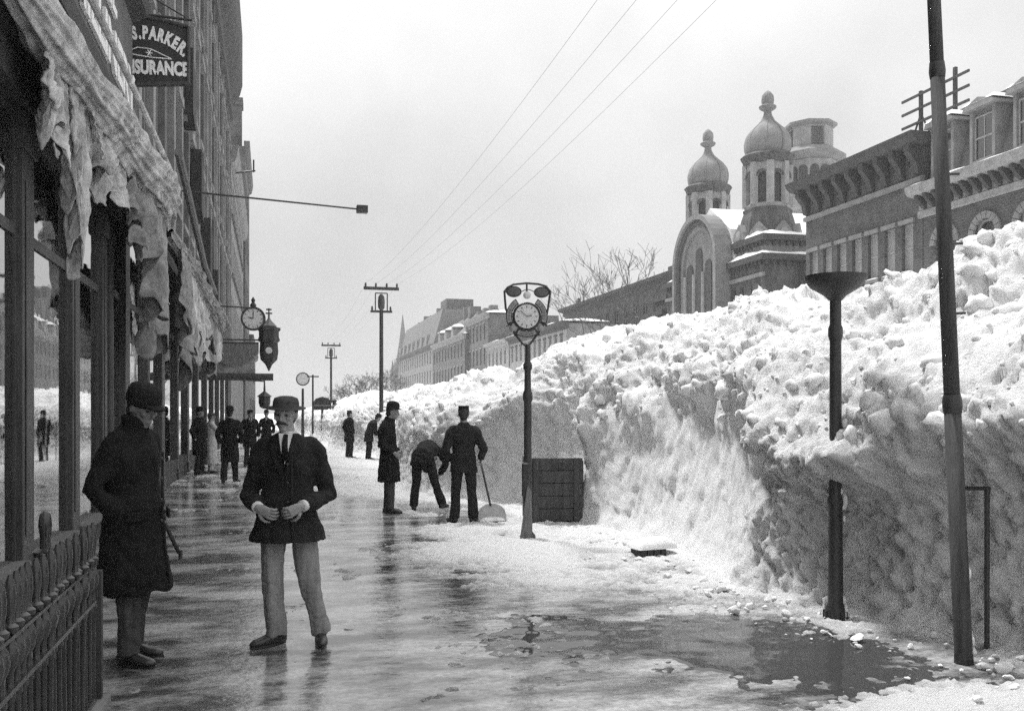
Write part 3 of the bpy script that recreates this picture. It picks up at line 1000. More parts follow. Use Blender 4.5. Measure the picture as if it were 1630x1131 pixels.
b7, L7, h7 = plain_block('stone_terrace', 'pale stone terrace with a mansard roof before the church spire', XR, 689, 634, 670, 556, 'stone', 'trim_dark', 3, wh=2.0, gap=3.0, cap=False)
hr7 = hX(670, 513, XR + 2)
MB().add([(0.2, 0.1, h7), (L7, 0.1, h7), (L7, 1.8, hr7), (0.2, 1.8, hr7), (0.2, 10, h7), (L7, 10, h7), (L7, 10, hr7), (0.2, 10, hr7)],
         [(0, 1, 2, 3), (3, 2, 6, 7), (0, 3, 7, 4), (1, 5, 6, 2)]).build('mansard_roof', 'roof', b7)
for k in range(5):
    MB().box(3 + k * 8, 4.2 + k * 8, 4, 5.2, hr7 - .3, hr7 + 1.5 + 0.6 * (k % 2)).build('chimney', 'brick_mid', b7)
MB().box(L7 - 9, L7 - 3, 3, 8, hr7 - 0.2, hr7 + 2.2).build('roof_tower', 'stone_dark', b7)
for k in range(int(L7 // 6)):
    MB().box(1.5 + k * 6, 3.0 + k * 6, 0.1, 1.4, h7 + 0.3, h7 + 2.3).build('dormer', 'stone', b7)

# --- far church spire
Ys_, ds = onX(641, 33)
sp = thing('church_spire', 'slender pale church spire rising beyond the terraces', 'spire', (33, Ys_, 0))
hs = hD(500, ds)
hb = hD(600, ds)
MB().box(-2.6, 2.6, -2.6, 2.6, 0, hb).build('tower', 'stone', sp)
MB().lathe([(2.9, hb), (2.3, hb + 1), (1.1, hb + (hs - hb) * 0.5), (0.05, hs)], 8, rot=R(22.5)).build('spire_roof', 'roof', sp)
for s in (-1, 1):
    for q in (-1, 1):
        MB().lathe([(0.55, hb - 1), (0.55, hb + 1), (0.05, hb + 4.5)], 6, (s * 2.3, q * 2.3, 0)).build('pinnacle', 'roof', sp)

# ================================================================== the domed church
XC = 33.1
ch = thing('domed_church', 'stone church with twin onion-domed turrets and a great arched gable', 'church', (XC, 0, 0))
def arch_poly(cx, z0, z1, r, n=14):
    return [(cx - r, z0), (cx + r, z0)] + [(cx + r * math.cos(math.pi * q / n), z1 - r + r * math.sin(math.pi * q / n)) for q in range(n + 1)]
def turret(px):
    Y, d = onX(px, XC)
    s = d / FPX
    z = lambda py: CAM_H + (655 - py) * s
    yo = {1222: 0, 1127: 60}[px]
    f = (655 - 145) / (655 - 205) if px == 1127 else 1.0
    s64 = 64.7 / FPX
    z = lambda py: CAM_H + (655 - py) * s64      # both turrets share heights
    c = (0, Y, 0)
    r = lambda p: p * s64
    MB().lathe([(r(38), z(264)), (r(40), z(256)), (r(43), z(252)), (r(38), z(248)), (r(33), z(247))], 16, c).build('turret_cornice', 'stone_dark', ch, smooth=True)
    dome = MB().lathe([(r(33), z(248)), (r(36), z(238)), (r(36.5), z(228)), (r(34), z(218)), (r(27), z(208)), (r(18), z(200)), (r(11), z(193)), (r(7), z(185)), (r(5.5), z(176))], 24, c).build('onion_dome', 'stone', ch, smooth=True)
    for k in range(8):
        a = k * math.pi / 4 + 0.2
        pts = [(r(q - 1.0) * math.cos(a), Y + r(q) * math.sin(a), z(p)) for q, p in ((33, 248), (36.3, 238), (36.8, 228), (34.3, 218), (27.3, 208), (18.3, 200), (11, 193), (7, 185))]
        MB().tube(pts, 0.05, 5).build('dome_rib', 'stone', dome)
    MB().lathe([(r(5), z(178)), (r(13), z(173)), (r(14), z(170)), (r(9), z(167)), (r(10), z(160)), (r(9), z(152)), (r(5), z(147)), (r(1), z(144))], 12, c).build('finial', 'stone', ch, smooth=True)
    n = 8
    Rw = r(33.5)
    core = MB().lathe([(Rw - 0.32, z(332)), (Rw - 0.32, z(262))], n, c, rot=R(22.5)).build('turret_core', 'stone_dark', ch)
    for k in range(n):                              # piers between the arched lights
        a = R(22.5) + k * 2 * math.pi / n
        MB().tube([(Rw * math.cos(a), Y + Rw * math.sin(a), z(330)), (Rw * math.cos(a), Y + Rw * math.sin(a), z(264))], 0.3, 6).build('pier', 'stone_pale', ch)
        b = a + math.pi / n
        w = Rw * math.sin(math.pi / n) * 2
        ap = Rw * math.cos(math.pi / n)
        # spandrel panel with an arched light
        mt = Matrix.Translation((ap * math.cos(b), Y + ap * math.sin(b), 0)) @ Matrix.Rotation(b + math.pi / 2, 4, 'Z')
        sm = MB()
        rr, zt, zb = w * 0.27, z(279), z(326)
        nn = 8
        top = z(264)
        for sgn in (-1, 1):
            poly = [(sgn * w / 2, zb - .1), (sgn * rr, zb - .1), (sgn * rr, zt - rr)] + [(sgn * rr * math.cos(math.pi / 2 * q / nn), zt - rr + rr * math.sin(math.pi / 2 * q / nn)) for q in range(1, nn + 1)] + [(0, top), (sgn * w / 2, top)]
            sm.prism(poly, -0.08, 0.12)
        sm.xf(mt).build('arcade_panel', 'stone_pale', ch)
        hoodp = [(mt @ Vector(((rr + .06) * math.cos(t), -0.12, zt - rr + (rr + .06) * math.sin(t)))) for t in [math.pi * q / 8 for q in range(9)]]
        MB().tube(hoodp, 0.08, 5).build('hood_mould', 'stone_dark', ch)
        MB().box(-rr * .92, rr * .92, 0.135, 0.15, zb, zt).xf(mt).build('louvre_light', 'trim_dark', ch)
    MB().lathe([(r(36), z(334)), (r(37), z(330)), (r(34), z(327))], 8, c, rot=R(22.5)).build('sill_band', 'stone_pale', ch)
    MB().lathe([(r(50), z(386)), (r(41), z(350)), (r(38), z(341)), (r(39), z(336)), (r(36), z(334))], 8, c, rot=R(22.5)).build('turret_skirt', 'stone_dark', ch)
    for k in range(8):
        b = R(22.5) + (k + .5) * math.pi / 4
        mt = Matrix.Translation((r(43) * math.cos(b), Y + r(43) * math.sin(b), 0)) @ Matrix.Rotation(b + math.pi / 2, 4, 'Z')
        MB().prism([(-0.75, z(386)), (0.75, z(386)), (0.55, z(374)), (0, z(360)), (-0.55, z(374))], -0.35, 0.3).xf(mt).build('gablet', 'stone', ch)
        MB().ball((0, -0.37, z(378)), (0.32, 0.06, 0.32), 12, 8).xf(mt).build('oculus', 'stone_pale', ch)
    return Y, z
Yt1, zc = turret(1222)
Yt2, _ = turret(1127)
# tower bases: two stepped tiers with dentilled cornices
def tier(Y0, Y1, X0, X1, z0, z1, mat, dent=True, snow=True):
    t = MB().box(X0 - XC, X1 - XC, Y0, Y1, z0, z1).build('tower_tier', mat, ch)
    MB().box(X0 - XC - 0.35, X1 - XC + .1, Y0 - 0.35, Y1 + 0.35, z1, z1 + 0.4).build('tier_cornice', 'trim_dark', ch)
    if dent:
        dm = MB().box(-0.25, 0.0, 0, 0.22, z1 - 0.3, z1 - 0.003).mesh('dentil', 'trim_dark')
        dm2 = MB().box(0, 0.22, -0.25, 0.0, z1 - 0.3, z1 - 0.003).mesh('dentil', 'trim_dark')
        for k in range(int((Y1 - Y0) / 0.5)):
            put('dentil', dm, ch, (X0 - XC, Y0 + 0.1 + k * 0.5, 0))
        for k in range(int((X1 - X0) / 0.5)):
            put('dentil', dm2, ch, (X0 - XC + k * 0.5, Y0, 0))
    if snow:
        snow_cap(ch, X0 - XC - 0.3, X1 - XC, Y0 - 0.3, Y1 + 0.3, z1 + 0.4, 0.45, int(Y0), 14, 14, 0.0)
for Yt in (Yt1, Yt2):
    tier(Yt - 3.0, Yt + 2.2, XC - 1.9, XC + 5, zc(424), zc(396), 'stone')
    tier(Yt - 3.6, Yt + 2.6, XC - 2.3, XC + 5, 0, zc(428), 'stone_dark')
    MB().box(-2.45, -2.25, Yt - 3.65, Yt + 2.65, zc(452), zc(446)).build('string_course', 'stone', ch)
    for k in range(5):
        MB().box(-2.36, -2.28, Yt - 3.1 + k * 1.1, Yt - 2.6 + k * 1.1, zc(484), zc(462)).build('slit_window', 'pane', ch)
# the great arched gable
Yg = (Yt1 + Yt2) / 2
Xg = -3.1
top = hX(1122, 337, XC + Xg)
def archrib(r0, r1, x0, x1, mat, name):
    n = 20
    zc0 = top - 3.6
    m = MB()
    for q in range(n):
        t0, t1 = math.pi * q / n, math.pi * (q + 1) / n
        p = [(Yg + rr * math.cos(t), zc0 + rr * math.sin(t)) for rr, t in ((r0, t0), (r1, t0), (r1, t1), (r0, t1))]
        m.prism_x(p, x0, x1)
    m.box(x0, x1, Yg - r1, Yg - r0, 0, zc0).box(x0, x1, Yg + r0, Yg + r1, 0, zc0)
    return m.build(name, mat, ch)
archrib(3.25, 3.6, Xg - 0.35, Xg + 0.9, 'stone', 'arch_band')
archrib(2.85, 3.25, Xg - 0.15, Xg + 0.88, 'stone_dark', 'arch_band')
archrib(2.45, 2.85, Xg + 0.02, Xg + 0.8, 'stone', 'arch_band')
MB().prism_x([(p, q) for p, q in arch_poly(Yg, 0, top - 1.0, 2.46, 20)], Xg + 0.2, Xg + 0.95).build('gable_wall', 'stone', ch)
for k, q in enumerate((-1.5, 0, 1.5)):
    MB().prism_x(arch_poly(Yg + q, 5.0, top - (3.4 if q else 2.4), 0.5, 10), Xg + 0.12, Xg + 0.3).build('lancet_window', 'trim_dark', ch)
    MB().tube([(Xg + 0.12, Yg + q + 0.75, 4), (Xg + 0.12, Yg + q + 0.75, top - 4.2)], 0.16, 8).build('shaft', 'stone_pale', ch)
# nave roof with snow, and a pavilion left of the gable
nr = MB().prism_x([(Yg - 4.0, zc(425)), (Yg + 4.0, zc(425)), (Yg + 3.1, zc(360)), (Yg, zc(312)), (Yg - 3.1, zc(360))], Xg + 1.0, 20)
nr.build('nave_roof', 'snow_clean', ch)
MB().box(Xg + 3.6, 24, Yg - 9, Yg + 9, 0, zc(430)).build('nave_wall', 'stone_dark', ch)
tier(Yt2 + 3.0, Yt2 + 5.6, XC - 2.0, XC + 4, zc(470), zc(446), 'stone', True, False)
tier(Yt2 + 3.0, Yt2 + 6.0, XC - 2.4, XC + 4, 0, zc(474), 'stone', True, False)
# octagonal lantern over the crossing
XL = 43.3
Yl, dl = onX(1290, XL)
zl = lambda py: hD(py, dl)
rl = lambda p: p * dl / FPX
c = (XL - XC, Yl, 0)
MB().lathe([(rl(34), zl(207)), (rl(41), zl(204)), (rl(41), zl(200)), (rl(5), zl(191))], 8, c, rot=R(10)).build('lantern_roof', 'stone', ch)
MB().lathe([(rl(34), zl(240)), (rl(34), zl(206))], 8, c, rot=R(10)).build('lantern_wall', 'stone_pale', ch)
for k in range(8):
    b = R(10) + (k + .5) * math.pi / 4
    ap = rl(34) * math.cos(math.pi / 8)
    mt = Matrix.Translation((c[0] + ap * math.cos(b), Yl + ap * math.sin(b), 0)) @ Matrix.Rotation(b + math.pi / 2, 4, 'Z')
    if k % 2:
        for q in range(8):
            zz = zl(237) + q * (zl(209) - zl(237)) / 8
            MB().box(-0.5, 0.5, -0.1, 0.02, zz, zz + 0.09).xf(mt).build('louvre', 'stone_dark', ch)
MB().lathe([(rl(42), zl(262)), (rl(54), zl(256)), (rl(54), zl(250)), (rl(37), zl(239))], 8, c, rot=R(10)).build('lantern_skirt', 'stone', ch)
MB().lathe([(rl(46), zl(340)), (rl(44), zl(262))], 8, c, rot=R(10)).build('lantern_drum', 'stone_pale', ch)
for k in range(16):
    b = R(10) + (k + .5) * math.pi / 8
    mt = Matrix.Translation((c[0] + rl(43) * math.cos(b), Yl + rl(43) * math.sin(b), 0)) @ Matrix.Rotation(b + math.pi / 2, 4, 'Z')
    MB().prism(arch_poly(0, zl(310), zl(272), 0.34, 8), -0.12, 0.1).xf(mt).build('drum_window', 'trim_dark', ch)

# ================================================================== left-hand shops
XF = -2.2
LZ = R(90)
def left_building(name, label, Y0, Y1, X=XF):
    """root at the near corner; local x runs away down the street, local y away from it (seen from -y = the street)"""
    return thing(name, label, 'building', (X, Y0, 0), LZ), Y1 - Y0
def lathe_post(h, r):
    return [(r * 1.5, 0), (r * 1.5, .25), (r * 1.1, .3), (r, .4), (r * .9, h - .4), (r * 1.1, h - .35), (r * 1.5, h - .2), (r * 1.5, h)]

# --- near shop with the lettered fascia
A0, A1 = 1.0, 14.35
sa, L = left_building('shop_building', 'shopfront with tall plate glass and lettered fascia behind the area railing', A0, A1)
lx = lambda Y: Y - A0
SH = 4.3
posts = [(3.3, 3.75), (6.2, 6.65), (9.2, 9.62), (11.4, 11.8), (13.35, 13.68)]
for a, b in posts:
    p = MB().box(lx(a), lx(b), -0.07, 0.12, 0, SH)
    p.box(lx(a) - .02, lx(b) + .02, -0.10, 0.12, 0, 0.24).box(lx(a) - .02, lx(b) + .02, -0.10, 0.12, SH - .35, SH)
    p.box(lx(a) + .08, lx(b) - .08, -0.085, -0.071, 0.5, SH - .6)
    p.build('shop_post', 'postpaint', sa, bevel=0.012)
MB().lathe(lathe_post(SH, 0.06), 12, (lx(14.2), -0.02, 0)).build('shop_column', 'postpaint', sa, smooth=True)
edges = [A0] + [q for a, b in posts for q in (a, b)] + [A1]
for k in range(0, len(edges) - 1, 2):
    a, b = lx(edges[k]), lx(edges[k + 1])
    if b - a < 0.25 or edges[k + 1] < 6:
        MB().box(a, b, 0.02, 0.1, 0, SH).build('panel', 'shopdark', sa)
        continue
    MB().box(a, b, -0.08, 0.1, 0, 0.24).build('stall_riser', 'darkwood', sa)
    sill = MB().box(a, b, -0.14, 0.1, 0.243, 0.30).build('window_sill', 'greywood', sa)
    fr = MB().box(a, a + .04, -.015, 0.08, 0.303, SH).box(b - .04, b, -.015, .08, .303, SH).box(a + .04, b - .04, -.015, .08, 3.18, 3.28).box(a + .04, b - .04, -.015, .08, SH - .08, SH)
    w = fr.build('window', 'postpaint', sa)
    MB().quad((a + .04, .005, .30), (b - .04, .005, .30), (b - .04, .005, 3.18), (a + .04, .005, 3.18)).build('pane', 'shopglass', w)
    MB().quad((a + .04, .005, 3.28), (b - .04, .005, 3.28), (b - .04, .005, SH - .08), (a + .04, .005, SH - .08)).build('pane', 'shopglass', w)
MB().box(0, L, 0.12, 8, 0, 11).build('wall', 'facade_dark', sa)
cornice(L, [(0.02, SH), (0.16, SH + .02), (0.16, SH + .35), (0.3, SH + .45), (0.3, SH + .6), (0.1, SH + .65), (0.1, 5.3), (0.34, 5.4), (0.38, 5.55), (0.25, 5.58)], ends=0).build('shop_cornice', 'darkwood', sa)
MB().box(0, L, -0.30, 0.1, 5.585, 7.15).build('fascia_board', 'facade_mid', sa)
cornice(L, [(0.30, 7.153), (0.5, 7.25), (0.55, 7.4), (0.2, 7.45)], ends=0).build('fascia_cornice', 'darkwood', sa)
MB().box(0, L, -0.325, -0.303, 5.6, 5.68).build('fascia_trim', 'shopdark', sa)
tx = text_mb('MILLINERY', 0.72, 0.02, 0.022, 'RIGHT', 1.25)
tx.xf(Matrix.Translation((L - 0.12, -0.325, 5.82)) @ Matrix.Rotation(R(90), 4, 'X'))
tx.build('lettering', 'letter', sa)
tx = text_mb('HINI  IIL', 0.62, 0.02, 0.02, 'RIGHT', 1.2)
tx.xf(Matrix.Translation((L - 1.7, -0.325, 6.55)) @ Matrix.Rotation(R(90), 4, 'X'))
tx.build('lettering', 'letter', sa)

# --- the tall block
B0, B1 = 14.4, 53.0
tb, L = left_building('tall_block', 'tall dark street block with pilasters and a deep overhanging cornice', B0, B1)
lx = lambda Y: Y - B0
bh = 18.4
bay = 1.93
nb = int(L / bay)
ops = []
floors = [(6.3, 8.9), (10.0, 12.4), (13.4, 15.6)]
for i in range(nb):
    x = 0.45 + i * bay
    for a, b in floors:
        ops.append((x + .25, x + 1.25, a, b))
wall_open(L, bh, ops, z0=4.6, depth=9).build('wall', 'facade_mid', tb)
for i, (a, b, c, d) in enumerate(ops):
    window(tb, a, c, b - a, d - c, t=0.14, pane='pane', mun=1)
    MB().box(a - .14, b + .14, -0.20, 0.02, d + .003, d + .22).build('window_hood', 'facade_pale', tb)
    MB().box(a - .12, b + .12, -0.16, 0.02, c - .14, c - .003).build('window_sill', 'facade_pale', tb)
for i in range(nb + 1):
    x = max(0.0, 0.45 + i * bay - 0.36)
    MB().box(x, x + 0.36, -0.13, -0.002, 5.3, bh - 1.2).build('pilaster', 'facade_pale' if i % 3 else 'facade_mid', tb)
cornice(L, [(0.05, bh - 1.2), (0.25, bh - 1.1), (0.25, bh - .3), (0.4, bh - .1), (0.62, bh + .3), (0.75, bh + .8), (0.75, bh + 3.5), (0.2, bh + 5.2)], ends=0).build('cornice', 'facade_dark', tb)
MB().box(0, L, 0.0, 9, bh, bh + 5.0).build('attic', 'facade_dark', tb)
cornice(L, [(0.02, 4.6), (0.2, 4.63), (0.2, 5.0), (0.34, 5.1), (0.36, 5.24), (0.05, 5.28)]).build('shop_cornice', 'darkwood', tb)
# shopfronts of the tall block
py = [(15.3, 15.75), (18.0, 18.3), (20.3, 20.8), (23.6, 23.9), (26.4, 26.9), (30, 30.4), (34, 34.5), (38, 38.4), (42, 42.5), (46.5, 47), (51.8, 52.9)]
for a, b in py:
    MB().box(lx(a), lx(b), -0.08, 0.1, 0, 4.6).box(lx(a) - .02, lx(b) + .02, -0.11, .1, 0, .28).box(lx(a) - .02, lx(b) + .02, -0.11, .1, 4.2, 4.597).build('shop_post', 'postpaint', tb, bevel=0.012)
ed = [B0] + [q for a, b in py for q in (a, b)] + [B1]
for k in range(0, len(ed) - 1, 2):
    a, b = lx(ed[k]), lx(ed[k + 1])
    if b - a < 0.2:
        continue
    MB().box(a, b, -0.06, 0.1, 0, 0.5).build('stall_riser', 'darkwood', tb)
    w = MB().box(a, a + .06, 0, 0.08, 0.503, 4.6).box(b - .06, b, 0, .08, .503, 4.6).box(a + .06, b - .06, 0, .08, 3.3, 3.4).box(a + .06, b - .06, 0, .08, 4.5, 4.6).build('window', 'postpaint', tb)
    MB().quad((a + .06, .01, .5), (b - .06, .01, .5), (b - .06, .01, 3.3), (a + .06, .01, 3.3)).build('pane', 'shopglass', w)
    MB().quad((a + .06, .01, 3.4), (b - .06, .01, 3.4), (b - .06, .01, 4.5), (a + .06, .01, 4.5)).build('pane', 'shopglass', w)
MB().box(0, L, 0.12, 9, 0, 4.595).build('shop_wall', 'shopdark', tb)
# folded iron shutters and brackets standing out from the upper front
for (Y, z, h) in ((24.5, 9.0, 1.6), (27.5, 7.2, 1.7), (31.5, 6.0, 1.8), (36, 5.4, 1.4)):
    MB().prism([(0, 0), (0.9, -0.2), (0.9, h - .5), (0, h)], -0.34, -0.06).build('shutter', 'shopdark', tb, (lx(Y), -0.02, z))

# --- the pale block with a sloping view of its cornice, and what lies beyond
pb, L = left_building('pale_block', 'pale street block beyond the deep cornice with a slim eave', 53.06, 77.0, -2.05)
ops = [(0.6 + i * 2.0, 1.6 + i * 2.0, a, b) for i in range(int((L - 1) // 2)) for a, b in ((5.6, 8.0), (9.2, 11.4), (12.4, 14.4))]
wall_open(L, 15.6, ops, depth=9).build('wall', 'facade_pale', pb)
for a, b, c, d in ops:
    window(pb, a, c, b - a, d - c, mun=1)
    MB().box(a - .1, b + .1, -.12, .02, c - .15, c - .003).build('window_sill', 'facade_mid', pb)
cornice(L, [(0.03, 15.0), (0.2, 15.1), (0.35, 15.6), (0.4, 16.0)], ends=0.1).build('cornice', 'facade_pale', pb)
cornice(L, [(0.03, 4.0), (0.25, 4.1), (0.3, 4.4), (0.05, 4.5)], ends=0.1).build('shop_cornice', 'facade_dark', pb)
br = MB().tube([(2, -0.2, 15.0), (2, -1.25, 15.2)], 0.05, 6).tube([(2, -1.15, 15.1), (2, -1.15, 15.8)], 0.05, 6).build('flag_bracket', 'iron', pb)
cb, L = left_building('corner_block', 'tall dark corner block with a chimney where the shops end', 77.06, 92.0, -1.9)
ops = [(0.8 + i * 2.2, 1.9 + i * 2.2, a, b) for i in range(6) for a, b in ((6, 8.4), (10, 12.4), (14, 16.4), (18, 20.2))]
wall_open(L, 22.5, ops, depth=10).build('wall', 'facade_mid', cb)
for a, b, c, d in ops:
    window(cb, a, c, b - a, d - c, mun=1)
cornice(L, [(0.03, 22.0), (0.2, 22.1), (0.3, 22.5), (0.35, 22.9)], ends=0.1).build('cornice', 'facade_mid', cb)
MB().box(1, 2.4, 0.3, 1.6, 22.5, 26.0).box(0.9, 2.5, 0.2, 1.7, 26.003, 26.6).build('chimney', 'brick_mid', cb)
lb, L = left_building('low_shop_row', 'low distant shop row past the corner block', 92.06, 130.0, -1.9)
ops = [(0.8 + i * 2.6, 2.2 + i * 2.6, a, b) for i in range(14) for a, b in ((1, 3), (5, 7.2))]
wall_open(L, 8.6, ops, depth=10).build('wall', 'facade_mid', lb)
for a, b, c, d in ops:
    window(lb, a, c, b - a, d - c, mun=1)
cornice(L, [(0.03, 8.2), (0.3, 8.4), (0.4, 8.9)], ends=0.1).build('cornice', 'facade_dark', lb)

# ------------------------------------------------------------------ ruined awnings
def cloth(fn, nu, nv, name, mat, parent, thick=0.012):
    U, V = np.meshgrid(np.linspace(0, 1, nu), np.linspace(0, 1, nv))
    X, Y, Z = fn(U, V)
    o = put(name, grid_mesh(name, X, Y, Z, mat), parent)
    s = o.modifiers.new('thickness', 'SOLIDIFY')
    s.thickness = thick
    return o
def flap(parent, X, Y0, Y1, ztop, drop, seed, mat='canvas', taper=0.3, folds=5, out=0.10, sway=0.0):
    def fn(U, V):
        n = fbm(U * 2 + seed, V * 1.5, U * 0 + seed * 1.3, 1.6, 3)
        d = drop * (0.7 + 0.55 * fbm(U * 3 + seed * 5, U * 0, U * 0 + seed, 1.3, 3) + 0.25 * U)
        yc = Y0 + (Y1 - Y0) * (0.5 + (U - 0.5) * (1 - taper * V)) + sway * V
        x = X + out * np.sin(U * folds * 2 * np.pi + seed + 2 * n) * (0.25 + 0.75 * V) + 0.12 * n * V + 0.05 * (0.4 - np.abs(fbm(U * 4 + seed, V * 3, U * 0, 2.2, 3)))
        z = ztop - d * V + 0.05 * n
        return x, yc + 0.06 * n, z
    return cloth(fn, 90, 70, 'canvas_flap', mat, parent)
def roll(parent, pts, rad, seed, mat='canvas', name='canvas_roll', nn=90):
    P = np.array(pts, float)
    tq = np.linspace(0, len(P) - 1, 220)
    c = np.stack([np.interp(tq, np.arange(len(P)), P[:, k]) for k in range(3)], -1)
    rr = np.interp(tq, np.arange(len(P)), rad)
    T = np.gradient(c, axis=0)
    T /= np.linalg.norm(T, axis=1)[:, None]
    A = np.cross(T, np.array([0, 0, 1.0]))
    A /= np.linalg.norm(A, axis=1)[:, None]
    B = np.cross(A, T)
    th = np.linspace(0, 2 * np.pi, nn)
    base = c[:, None] + rr[:, None, None] * (A[:, None] * np.cos(th)[None, :, None] + B[:, None] * np.sin(th)[None, :, None])
    ct, stt = np.cos(th)[None] + 0 * rr[:, None], np.sin(th)[None] + 0 * rr[:, None]
    f = 1 + 0.5 * fbm(base[..., 0] + seed, base[..., 1] * .45, base[..., 2], 1.6, 3) + 0.5 * (0.4 - np.abs(fbm(base[..., 0] * 2.4 + seed, base[..., 1] * .22, base[..., 2] * 2.4, 2.4, 3))) + 0.10 * np.sin(9 * th[None] + 0.9 * c[:, 1][:, None] + 4 * fbm(base[..., 0], base[..., 1] * .5, base[..., 2], 1.2, 2)) + 0.07 * np.sin(17 * th[None] - 1.6 * c[:, 1][:, None]) + 0.05 * np.sin(6 * th[None] + 6 * fbm(base[..., 1], base[..., 1] * 0 + seed, base[..., 2] * 0, 1.0, 2))
    q = c[:, None] + (base - c[:, None]) * f[..., None]
    o = put(name, grid_mesh(name, q[..., 0], q[..., 1], q[..., 2], mat), parent)
    return o
aw = thing('collapsed_awning', 'collapsed pale canvas awning bundled and torn under the lettered fascia', 'awning', (0, 0, 0))
aw.location = (XF, 8.0, 4.6)
aw_off = Vector((-XF, -8.0, -4.6))
def ab(o):
    o.location = aw_off
    return o
ab(roll(aw, [(-1.82, 7.3, 4.75), (-1.72, 9.0, 4.72), (-1.66, 11.0, 4.78), (-1.62, 12.6, 4.75), (-1.58, 14.0, 4.85), (-1.56, 15.2, 4.80), (-1.6, 15.9, 4.6)], [0.13, 0.17, 0.19, 0.22, 0.26, 0.22, 0.10], 3))
ab(flap(aw, -1.78, 9.15, 10.1, 4.65, 1.6, 1.0, taper=0.45, folds=3, out=0.08))
ab(flap(aw, -1.72, 9.9, 10.9, 4.6, 0.75, 2.0, taper=0.6, folds=2, out=0.1))
ab(flap(aw, -1.74, 10.6, 12.4, 4.6, 0.55, 11.0, taper=0.2, folds=3, out=0.10))
ab(flap(aw, -1.68, 12.2, 13.6, 4.6, 0.8, 12.0, 'canvas_dark', taper=0.4, folds=3, out=0.10))
ab(flap(aw, -1.80, 8.2, 9.4, 4.65, 0.9, 6.0, taper=0.5, folds=3, out=0.08))
ab(flap(aw, -1.62, 13.0, 15.6, 4.75, 1.9, 3.4, 'canvas_dark', taper=0.35, folds=4, out=0.16))
ab(flap(aw, -1.75, 14.2, 15.6, 3.8, 1.6, 4.4, 'canvas_dark', taper=0.5, folds=3, out=0.12))
for k, (Y, s) in enumerate(((8.6, 1), (12.0, 1), (15.0, 1))):
    MB().tube([(-1.62, Y, 4.9), (-2.12, Y, 5.35)], 0.018, 6).build('awning_rod', 'iron', aw, aw_off)
MB().tube([(-1.45, 7.0, 5.02), (-1.40, 11, 5.05), (-1.36, 15.4, 5.05)], 0.035, 8).build('front_bar', 'canvas', aw, aw_off)
a2 = thing('ragged_awning', 'ragged canvas awning hanging in strips from the tall block', 'awning', (XF, 18.0, 4.4))
o2 = Vector((-XF, -18.0, -4.4))
def ab2(o):
    o.location = o2
    return o
ab2(roll(a2, [(-1.75, 17.2, 4.75), (-1.6, 20, 4.55), (-1.55, 24, 4.45), (-1.55, 29, 4.4), (-1.6, 33, 4.35)], [0.10, 0.16, 0.18, 0.2, 0.1], 9, 'canvas_dark'))
for k, (a, b, d, m) in enumerate(((17.4, 19.4, 2.2, 'canvas_dark'), (19.0, 21.2, 1.9, 'canvas'), (21.2, 23.8, 1.7, 'canvas'), (23.4, 26.2, 1.5, 'canvas'), (26.4, 29.5, 1.6, 'canvas_dark'), (29.4, 33, 1.5, 'canvas'))):
    ab2(flap(a2, -1.55 - 0.02 * k, a, b, 4.5, d, 7 + k * 1.7, m, taper=0.35, folds=4, out=0.13))
for Y in (20, 24, 28):
    MB().tube([(-1.5, Y, 4.6), (-2.1, Y + .3, 5.6)], 0.03, 6).build('awning_rod', 'darkwood', a2, o2)
MB().tube([(-1.5, 16.8, 6.0), (-1.42, 22, 4.9), (-1.4, 26, 4.75)], 0.07, 8).build('front_bar', 'greywood', a2, o2)

# ------------------------------------------------------------------ the insurance sign
sg = thing('insurance_sign', 'dark projecting board with arched white lettering high on the shops', 'sign', (-2.2, 14.75, 6.38))
W, Hs = 1.14, 1.03
top_pts = [(W * q / 10, Hs - 0.10 * (q / 10) ** 2 - 0.02) for q in range(11)]
MB().prism([(0, 0.0), (W, 0.10)] + top_pts[::-1], 0, 0.05).build('board', 'sign', sg)
fr = MB()
for k in range(10):
    p, q = top_pts[k], top_pts[k + 1]
    fr.tube([(p[0], -0.01, p[1]), (q[0], -0.01, q[1])], 0.028, 6)
fr.tube([(0, -0.01, 0.0), (W, -0.01, 0.10)], 0.04, 6).tube([(W, -0.01, 0.10), (W, -0.01, top_pts[-1][1])], 0.028, 6)
fr.build('frame', 'darkwood', sg)
lt = MB()
word = 'S.PARKER.'
ang0, ang1 = 106, 48
cxy, rad = (0.50, -0.16), 0.85
acc = 0
wid = {'S': 1, '.': .45, 'P': 1, 'A': 1.08, 'R': 1.05, 'K': 1.05, 'E': .95}
tot = sum(wid[c] for c in word)
for chh in word:
    t = R(ang0 + (ang1 - ang0) * (acc + wid[chh] / 2) / tot)
    acc += wid[chh]
    m = text_mb(chh, 0.245, 0.006, 0.013, 'CENTER', 0.66)
    m.xf(Matrix.Translation((cxy[0] + rad * math.cos(t), -0.008, cxy[1] + rad * math.sin(t))) @ Matrix.Rotation(R(90), 4, 'X') @ Matrix.Rotation(t - math.pi / 2, 4, 'Z'))
    lt.add(m.v, m.f)
m = text_mb('INSURANCE', 0.26, 0.006, 0.013, 'CENTER', 0.72)
m.xf(Matrix.Translation((W / 2 + 0.06, -0.008, 0.20)) @ Matrix.Rotation(R(90), 4, 'X') @ Matrix.Rotation(R(1.5), 4, 'Z'))
lt.add(m.v, m.f)
lt.build('lettering', 'letter', sg)
em = MB()
for s in (1, -1):
    em.tube([(0.16, -0.006, 0.47), (0.35, -0.006, 0.47 + s * 0.055 + .03), (0.55, -0.006, 0.47 + s * 0.06 + .02), (0.88, -0.006, 0.43)], 0.008, 5)
